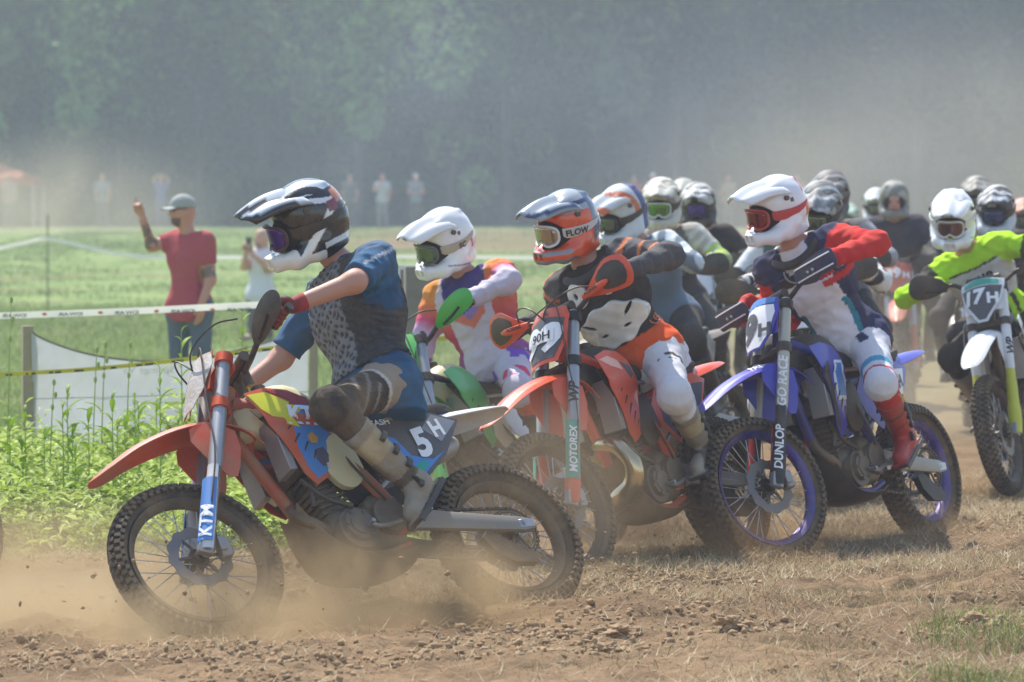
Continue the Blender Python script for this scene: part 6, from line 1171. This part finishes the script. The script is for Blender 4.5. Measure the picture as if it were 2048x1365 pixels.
b9 = bike(dict(q=[-2.30, 16.5, -.01, 37, 24, 0, -5], far=1, label='dirt bike leaving the picture at the left, only its rear tyre in view', plastic=P_('#2a2b2e', dirt=.4), plastic2=BLK, hub=BLKM, rim=mat('rim_black', '#1e1e20', .35, .6), fork=ALU, clamp=BLKM, frame=BLKM, tank=BLK, skid=DIRTY, guard=BLK, plate=BLK, hguard='dark', hgmat=BLK))
rider(b9, dict(label='rider ahead of the leader, beyond the left edge of the picture', hip=(.40, .05, .97), neck=(.52, .06, 1.45), head=(.66, .06, 1.66), look=(200, 20, 0), jcol=two('#3a3d48', '#3a3d48'), pcol=flat('#2c2d33'), bcol=flat('#3a3835'), gcol=glv('#2b2d33', '#2b2d33', '#44474e'), hcol=flat('#d8d8d4'), lens=lens('smoke', '#6a7468'), far=1))
# ------------------------------------------------------------------ standing people
def human(label, J, az, shirt, trou, skin='#c08d78', h=.016, hair=None, hands=(), cap_=None, glasses=0, name='person', group='people watching from the field', sleeve=.55, shoe='#3a3a3e', face=1, beard=None, tat=0):
    J = {k: V3(*v) for k, v in J.items()}; org = (J['anL'] + J['anR']) / 2 * V3(1, 1, 0) + V3(0, 0, min(J['anL'][2], J['anR'][2]) - .08); J = {k: v - org for k, v in J.items()}
    T = Matrix.Translation(Vector(org)); Nk = (J['shL'] + J['shR']) / 2 + V3(0, 0, .05); H = (J['hiL'] + J['hiR']) / 2; Hd = J['hd']; f = V3(math.cos(rad(az)), math.sin(rad(az)), 0); l = V3(-f[1], f[0], 0); lat = nrm(J['shL'] - J['shR']); B = 1. if 0 else 1.
    def torso(x): return [cap(J['hiL'] * .8 + H * .2, J['hiR'] * .8 + H * .2, .115 + x, None, .06), cap(H + V3(0, 0, .06), H * .45 + Nk * .55, .125 + x, .125 + x, .08), cap(H * .3 + Nk * .7 - lat * .07, H * .3 + Nk * .7 + lat * .07, .115 + x, None, .08), cap(H * .12 + Nk * .88 - lat * .12, H * .12 + Nk * .88 + lat * .12, .075 + x, None, .07)]
    def arm(n, x, t=1.): e = J['el' + n]; w_ = J['wr' + n]; o = [cap(J['sh' + n], J['sh' + n] + (e - J['sh' + n]) * min(1, t), .056 + x, .046 + x, .05)]; return o + ([cap(e, w_, .044 + x, .029 + x, .03)] if t >= 1 else [])
    def leg(n, x): return [cap(J['hi' + n], J['kn' + n], .085 + x, .062 + x, .06, .006 if h < .02 else 0, 35), cap(J['kn' + n], J['an' + n], .06 + x, .045 + x, .04, .006 if h < .02 else 0, 45)]
    body = torso(0) + [cap(Nk - V3(0, 0, .05), Hd - V3(0, 0, .05), .058, .06, .03), ell(Hd, (.098, .078, .122), np.stack([f, l, V3(0, 0, 1)], 1), .03)]
    if face: body += [ell(Hd + f * .10 - V3(0, 0, .012), (.018, .013, .022), np.stack([f, l, V3(0, 0, 1)], 1), .012), ell(Hd + f * .055 - V3(0, 0, .07), (.04, .042, .04), None, .03)] + [ell(Hd + l * .08 * s - V3(0, 0, .01), (.018, .012, .032), None, .008) for s in (1, -1)]
    for n in 'LR': body += arm(n, 0) + leg(n, -.008) + [cap(J['an' + n], J['an' + n] + f * .15 - V3(0, 0, .05), .04, .03, .03)]
    for n, kind, d, p in hands:
        w_ = J['wr' + n]; d = nrm(d); p = nrm(V3(*p) - d * (V3(*p) @ d)); q = np.cross(d, p); r = .0095 if h < .02 else .013; k = .006; pm_ = w_ + d * .095
        body.append(cap(w_, pm_ - d * .01, .03, .036, .02, sc=(p, .6)))
        for i in range(4):
            o = q * (-.030 + .02 * i); L = (1, 1.08, 1.0, .82)[i]; k0 = pm_ + o
            if kind == 'point' and i == 0: body += [cap(k0, k0 + d * .045, r, r, k), cap(k0 + d * .045, k0 + d * .088, r, r * .85, k)]
            elif kind in ('point', 'hold'): a = k0 + d * .032 * L + p * .012; b_ = a + p * .034 * L - d * .006; body += [cap(k0, a, r, r, k), cap(a, b_, r, r * .95, k), cap(b_, b_ - d * .026, r * .95, r * .85, k)]
            else: a = k0 + d * .036 * L + p * .008; b_ = a + d * .028 * L + p * .014; body += [cap(k0, a, r, r, k), cap(a, b_, r, r * .92, k), cap(b_, b_ + d * .016 * L + p * .012, r * .92, r * .8, k)]
        t0 = w_ + d * .035 - q * .024; body += [cap(t0, t0 + d * .035 - q * .022 + p * .012, .014, .012, k), cap(t0 + d * .035 - q * .022 + p * .012, t0 + d * .062 - q * .022 + p * .022, .012, .010, k)]
    hh = h * .62 if hands and h < .02 else h
    V, Q = sdf_mesh(body, hh); c = np.tile(hx(skin), (len(V), 1)); r = V - Hd
    if hair: c = mk((r @ f < .035) & (r[:, 2] > -.01) & (np.linalg.norm(r, axis=1) < .16), hx(hair), c)
    if beard: c = mk((r @ f > .04) & (r[:, 2] < -.045) & (r[:, 2] > -.12) & (np.linalg.norm(r, axis=1) < .16), hx(beard), c)
    if tat:
        for n, lo_, hi_ in (('R', .25, 1.0), ('L', .0, .25)):
            e, w_ = (J['elR'], J['wrR']) if n == 'R' else (J['shL'] * .35 + J['elL'] * .65, J['elL']); ba = w_ - e; t = (V - e) @ ba / (ba @ ba); dd = np.linalg.norm(V - e - np.clip(t, 0, 1)[:, None] * ba, axis=1); c = mk((dd < .065) & (t > 0) & (t < .85) & (nz(V, 40) > -.35), hx('#7a625c'), c)
    root = link(name, new_mesh(name, V, Q, [SKIN], None, True, None, c), None, T); tag(root, label, 'person', group)
    sp = torso(.018); 
    for n in 'LR': sp += arm(n, .016, sleeve if sleeve < 1 else 1.)
    sp += [cap(H - V3(0, 0, .05), H + V3(0, 0, .1), .135, .13, .06, sc=(f, .85))]
    ends = [(J['sh' + n] + (J['el' + n] - J['sh' + n]) * sleeve, nrm(J['el' + n] - J['sh' + n])) for n in 'LR'] if sleeve < 1 else []
    def ex(P, g):
        for p, d in ends: rr = P - p; g = np.where((np.linalg.norm(rr - (rr @ d)[:, None] * d, axis=1) < .085) & (rr @ d > -.02) & (rr @ d < .3), np.maximum(g, rr @ d), g)
        g = g + (.004 * (np.abs(nz(P, 18, 1.5)) ** .7 - .5) if h < .02 else 0); m_ = np.linalg.norm((P - H)[:, :2], axis=1) < .26
        return np.where(m_, np.maximum(g, H[2] - .10 - P[:, 2]), g)
    sp.append(('-', cap(Nk + V3(0, 0, .03), Nk + V3(0, 0, .2), .065, .1, .01))); so = sdf_obj('shirt', sp, h, CLOTH, root, lambda V: np.tile(hx(shirt), (len(V), 1)), ex)
    sdf_obj('trousers', [cap(J['hiL'] * .8 + H * .2, J['hiR'] * .8 + H * .2, .122, None, .05)] + leg('L', .012) + leg('R', .012) + [cut(H + V3(0, 0, .08), (0, 0, 1))], h, CLOTH, root, lambda V: mottle(np.tile(hx(trou), (len(V), 1)), V, 14, .08))
    for n in 'LR':
        a = J['an' + n]; sdf_obj('shoe', [cap(a - V3(0, 0, .03), a - V3(0, 0, .05) + f * .15, .048, .038, .02), bxx(a + f * .055 - V3(0, 0, .078), (.15, .05, .012), np.stack([f, l, V3(0, 0, 1)], 1))], h, CLOTH, root, lambda V: np.tile(hx(shoe), (len(V), 1)))
    R3 = np.stack([f, l, V3(0, 0, 1)], 1)
    if cap_:
        cp = sdf_obj('cap', [ell(Hd + V3(0, 0, .035), (.112, .092, .105), R3), cut(Hd + V3(0, 0, .035), (0, 0, -1))], .008 if h < .02 else h, CLOTH, root, lambda V: np.tile(hx(cap_), (len(V), 1)))
        b = MB(); b.add(*strip([[Hd + f * (.07 + .115 * t * math.cos(u * .9)) + l * (.075 * math.sin(u * 1.25)) + V3(0, 0, .045 - .02 * t - .012 * u * u) for u in np.linspace(-1, 1, 9)] for t in np.linspace(0, 1, 6)], .005)); b.build('brim', mat('cap_brim_' + cap_[1:], cap_, .8, dirt=.05), cp)
    if glasses:
        b = MB()
        for s in (1, -1): b.ball(Hd + f * .088 + l * .034 * s + V3(0, 0, .018), (.012, .030, .020), 0, 10, 6, R3); b.tube([Hd + f * .085 + l * .06 * s + V3(0, 0, .022), Hd + l * .085 * s + V3(0, 0, .022)], .004, 5)
        b.build('sunglasses', BLK, root)
    return root, so, J, org
S = lambda px, py, dz=0., D=32: tuple(at(px, py, D + dz))
gz = float(gh(at(385, 800, 32).x, 32)); fl_ = lambda px, D, dz=0: (at(px, 800, D + dz).x, D + dz, gz + .08)
rm = human('man in a red T-shirt and grey cap raising one arm with a pointing finger', dict(hd=S(366, 424), shL=S(412, 482, -.10), shR=S(350, 480, .10), elL=S(421, 560, -.12), wrL=S(404, 605, -.2), elR=S(303, 492, .05), wrR=S(286, 440, -.05), hiL=S(400, 618, -.05), hiR=S(358, 618, .05), knL=S(404, 735, -.08), knR=S(358, 735, .05), anL=fl_(408, 32, -.05), anR=fl_(352, 32, .08)), 205, '#b03a4e', '#4a5d72', '#c58a72',
    h=.013, cap_='#a3a8a4', glasses=1, beard='#6b4a3c', tat=1, sleeve=.62, hands=[('R', 'point', V3(-.22, 0, 1), (-.7, -.6, 0)), ('L', 'relax', V3(-.10, 0, -1), (-.4, .3, 0))])
lettering('ACTIVE', lambda u, v: (V3(*S(372, 491, -.20)) - V3(*rm[3]) + V3(u, u * .35, v), nrm(V3(-.3, -1, .1))), (0, 0), .018, rm[1], PRINTW, off=.0) if 0 else None
S2 = lambda px, py, dz=0.: tuple(at(px, py, 50 + dz)); g2 = float(gh(at(520, 700, 50).x, 50)); f2 = lambda px, dz=0: (at(px, 700, 50 + dz).x, 50 + dz, g2 + .08)
wm = human('bald man in a white T-shirt holding up a phone in both hands', dict(hd=S2(524, 478), shL=S2(543, 508, -.05), shR=S2(502, 508, .05), elL=S2(541, 538, -.16), wrL=S2(505, 510, -.30), elR=S2(488, 534, -.1), wrR=S2(492, 507, -.28), hiL=S2(535, 592), hiR=S2(509, 592), knL=S2(535, 650), knR=S2(508, 650), anL=f2(537), anR=f2(506)), 215, '#dcdcea', '#4c5058', '#c79680', h=.018, beard='#8a7a70', hands=[('L', 'hold', V3(-.3, -.2, 1), (0, -1, 0)), ('R', 'hold', V3(.1, -.2, 1), (0, -1, 0))], sleeve=.6)
p = at(497, 488, 49.66); b = MB(); b.box((0, 0, 0), (.075, .010, .15), None, 0, .3); ph = b.build('phone', BLK, None, Matrix.Translation(p) @ Matrix.Rotation(.1, 4, 'Y')); tag(ph, 'dark phone held up by the bald man in white', 'phone')
FAR_P = [(205, 134, '#7d859c', '#565c6c', 'far spectator in pale blue standing in the dust left of the man in red', 0), (322, 134, '#5a68a8', '#5a5f90', 'far spectator in blue with both arms raised behind the pointing hand', 1), (700, 134, '#54585e', '#3f444c', 'far spectator in dark clothes just right of the black and white helmet', 0), (765, 132, '#b4b7c0', '#80828c', 'far spectator in a white shirt between the first two helmets', 2), (832, 134, '#7c8798', '#484c56', 'far spectator in a light cap and grey blue shirt above the white helmet', 3),
    (1268, 136, '#c83a4a', '#6a4a50', 'far spectator in bright red above the blue and orange helmet', 0), (1306, 128, '#9a7a80', '#6f666c', 'far spectator in a pink hat above the cream helmet', 3), (1456, 136, '#a08f78', '#6a6458', 'far spectator in tan just left of the white and red helmet', 0), (1594, 136, '#b08272', '#6f6058', 'far spectator in a rust coloured top right of the white and red helmet', 2), (18, 133, '#b08a92', '#6a6470', 'far spectator in pink under the orange canopy', 0)]
for px, D, sh_, tr, lb, ps in FAR_P:
    p = at(px, 455, D); g0 = float(gh(p.x, D)); X0 = p.x; W = lambda x, z, y=0.: (X0 + x, D + y, g0 + z)
    J = dict(hd=W(0, 1.64), shL=W(.19, 1.42), shR=W(-.19, 1.42), elL=W(.24, 1.13, -.03), wrL=W(.20, .88, -.1), elR=W(-.24, 1.13, -.03), wrR=W(-.20, .88, -.1), hiL=W(.09, .92), hiR=W(-.09, .92), knL=W(.10, .50), knR=W(-.10, .50), anL=W(.12, .08), anR=W(-.11, .08, .05))
    if ps == 1: J.update(elL=W(.24, 1.62, -.05), wrL=W(.06, 1.80, -.08), elR=W(-.24, 1.62, -.05), wrR=W(-.06, 1.80, -.08))
    if ps == 2: J.update(elR=W(-.26, 1.22, -.12), wrR=W(-.06, 1.50, -.2))
    if ps == 3: J.update(elL=W(.24, 1.15, -.1), wrL=W(.02, 1.14, -.22), elR=W(-.24, 1.15, -.1), wrR=W(-.02, 1.12, -.24))
    human(lb, J, 262, sh_, tr, h=.036, hair='#4a3f38', cap_='#c8c4cc' if ps == 3 else None, group='spectators at the edge of the wood', face=0)
# canopy
p0, p1 = at(-108, 350, 137), at(68, 350, 137); ez = p1.z - .1; g0 = float(gh(p1.x, 137)); cn = empty('canopy_tent', Matrix.Translation((p0.x, 137, g0))); tag(cn, 'orange pop up canopy at the left edge by the wood', 'canopy'); W_ = p1.x - p0.x; hz_ = ez - g0
CANO = mat('canopy_orange', '#c4623f', .7, dirt=.1, trans=.3); b = MB(); b.add([(0, 0, hz_), (W_, 0, hz_), (W_, 3, hz_), (0, 3, hz_), (W_ / 2, 1.5, hz_ + .55)], [[0, 1, 4], [1, 2, 4], [2, 3, 4], [3, 0, 4]]); b.add([(0, 0, hz_), (W_, 0, hz_), (W_, 0, hz_ - .28), (0, 0, hz_ - .28), (W_, 3, hz_), (W_, 3, hz_ - .28), (0, 3, hz_), (0, 3, hz_ - .28)], [[0, 3, 2, 1], [1, 2, 5, 4], [4, 5, 7, 6], [6, 7, 3, 0]]); b.build('canopy_roof', CANO, cn)
for x, y in ((.03, .03), (W_ - .03, .03), (W_ - .03, 2.97), (.03, 2.97)): b = MB(); b.cyl((x, y, -.1), (x, y, hz_ - .02), .025, 8); b.build('leg', WHT, cn)
# ------------------------------------------------------------------ haze and dust
def volmat(key, col, dens, aniso=.35, cloud=False, ns=1., thr=.42, soft=.3, low=0.):
    m = bpy.data.materials.new(key); m.use_nodes = True; t = m.node_tree; N, L = t.nodes, t.links; N.remove(N['Principled BSDF']); v = N.new('ShaderNodeVolumePrincipled'); v.inputs['Color'].default_value = (*hx(col), 1); v.inputs['Anisotropy'].default_value = aniso; v.inputs['Density'].default_value = dens
    L.new(v.outputs[0], N['Material Output'].inputs['Volume'])
    if cloud:
        tc = N.new('ShaderNodeTexCoord'); ln = N.new('ShaderNodeVectorMath'); ln.operation = 'LENGTH'; L.new(tc.outputs['Object'], ln.inputs[0]); fo = N.new('ShaderNodeMapRange'); fo.interpolation_type = 'SMOOTHSTEP'; fo.inputs[1].default_value = 1.; fo.inputs[2].default_value = .15; fo.inputs[3].default_value = 0; fo.inputs[4].default_value = 1; L.new(ln.outputs['Value'], fo.inputs[0])
        g = N.new('ShaderNodeNewGeometry'); n = N.new('ShaderNodeTexNoise'); n.inputs['Scale'].default_value = ns; n.inputs['Detail'].default_value = 4; n.inputs['Roughness'].default_value = .6; n.inputs['Distortion'].default_value = .6; L.new(g.outputs['Position'], n.inputs['Vector'])
        mr = N.new('ShaderNodeMapRange'); mr.inputs[1].default_value = thr; mr.inputs[2].default_value = thr + soft; mr.inputs[3].default_value = low; mr.inputs[4].default_value = 1; L.new(n.outputs[0], mr.inputs[0]); mu = N.new('ShaderNodeMath'); mu.operation = 'MULTIPLY'; L.new(fo.outputs[0], mu.inputs[0]); L.new(mr.outputs[0], mu.inputs[1]); m2 = N.new('ShaderNodeMath'); m2.operation = 'MULTIPLY'; L.new(mu.outputs[0], m2.inputs[0]); m2.inputs[1].default_value = dens; L.new(m2.outputs[0], v.inputs['Density'])
    return m
b = MB(); b.add([(x, y, z) for x in (-165, 165) for y in (-24, 330) for z in (-1.2, 24)], [[0, 1, 3, 2], [4, 6, 7, 5], [0, 4, 5, 1], [2, 3, 7, 6], [0, 2, 6, 4], [1, 5, 7, 3]])
o = b.build('haze', volmat('haze_air', '#cfd9ea', .0018, .3)); tag(o, 'pale dusty haze filling the air', None, None, 'stuff')
def dust(px, py, D, r, col, dens, ns, thr, label, soft=.3, low=.1, name='dust_cloud', aniso=.3):
    p = at(px, py, D); b = MB(); b.ball((0, 0, 0), 1., 0, 20, 12); o = b.build(name, volmat('dust_air_%d' % int(px * 7 + D), col, dens, aniso, True, ns, thr, soft, low), None, Matrix.Translation(p) @ Matrix.Diagonal((*r, 1))); tag(o, label, None, None, 'stuff')
DUSTS = [
 (300, 1290, 15.4, (1.4, .9, .36), '#dfc9a4', 13., 3.2, .42, 'tan dust rolling round the lower half of the front wheel of the lead bike'),
 (80, 1180, 16.5, (1.1, 1.1, .45), '#dac49c', 2.2, 1.6, .40, 'tan dust drifting out of the picture at the lower left'),
 (740, 1200, 15.5, (1.0, .6, .36), '#d6bc94', 7., 3.4, .42, 'tan dust under the engine and rear wheel of the lead bike'),
 (1040, 1010, 16.6, (.8, .6, .6), '#c8b496', 1.4, 1.8, .38, 'thin dust thrown up behind the lead bike'),
 (1330, 1120, 18.6, (.9, .5, .36), '#c9a67c', 6.0, 2.6, .40, 'brown dust spraying behind the orange 90H bike'),
 (1690, 1110, 19.4, (1.0, .6, .34), '#c9a67c', 5.0, 2.4, .40, 'brown dust round the rear wheel of the 9H bike'),
 (1980, 1010, 23.6, (1.0, .7, .36), '#cfae84', 3.0, 2.0, .42, 'brown dust low under the 17H bike'),
 (1560, 840, 31, (3.8, 3.5, 1.4), '#d6cab4', .38, .8, .34, 'pale dust hanging among the pack of riders'),
 (1900, 440, 60, (6, 12, 3.4), '#d6cabc', .10, .28, .42, 'tall tan dust plume behind the riders at the right'),
 (130, 430, 118, (6.0, 8, 3.0), '#dcd0b8', .14, .22, .38, 'tan dust plume at the far left by the canopy'),
 (980, 300, 118, (17, 10, 6.5), '#b4c0d4', .04, .17, .50, 'grey blue smoke drifting before the dark trees'),
 (1700, 200, 108, (9, 9, 6), '#b6bccb', .042, .20, .48, 'grey smoke rising before the trees at the right')]
for d in DUSTS: dust(*d)
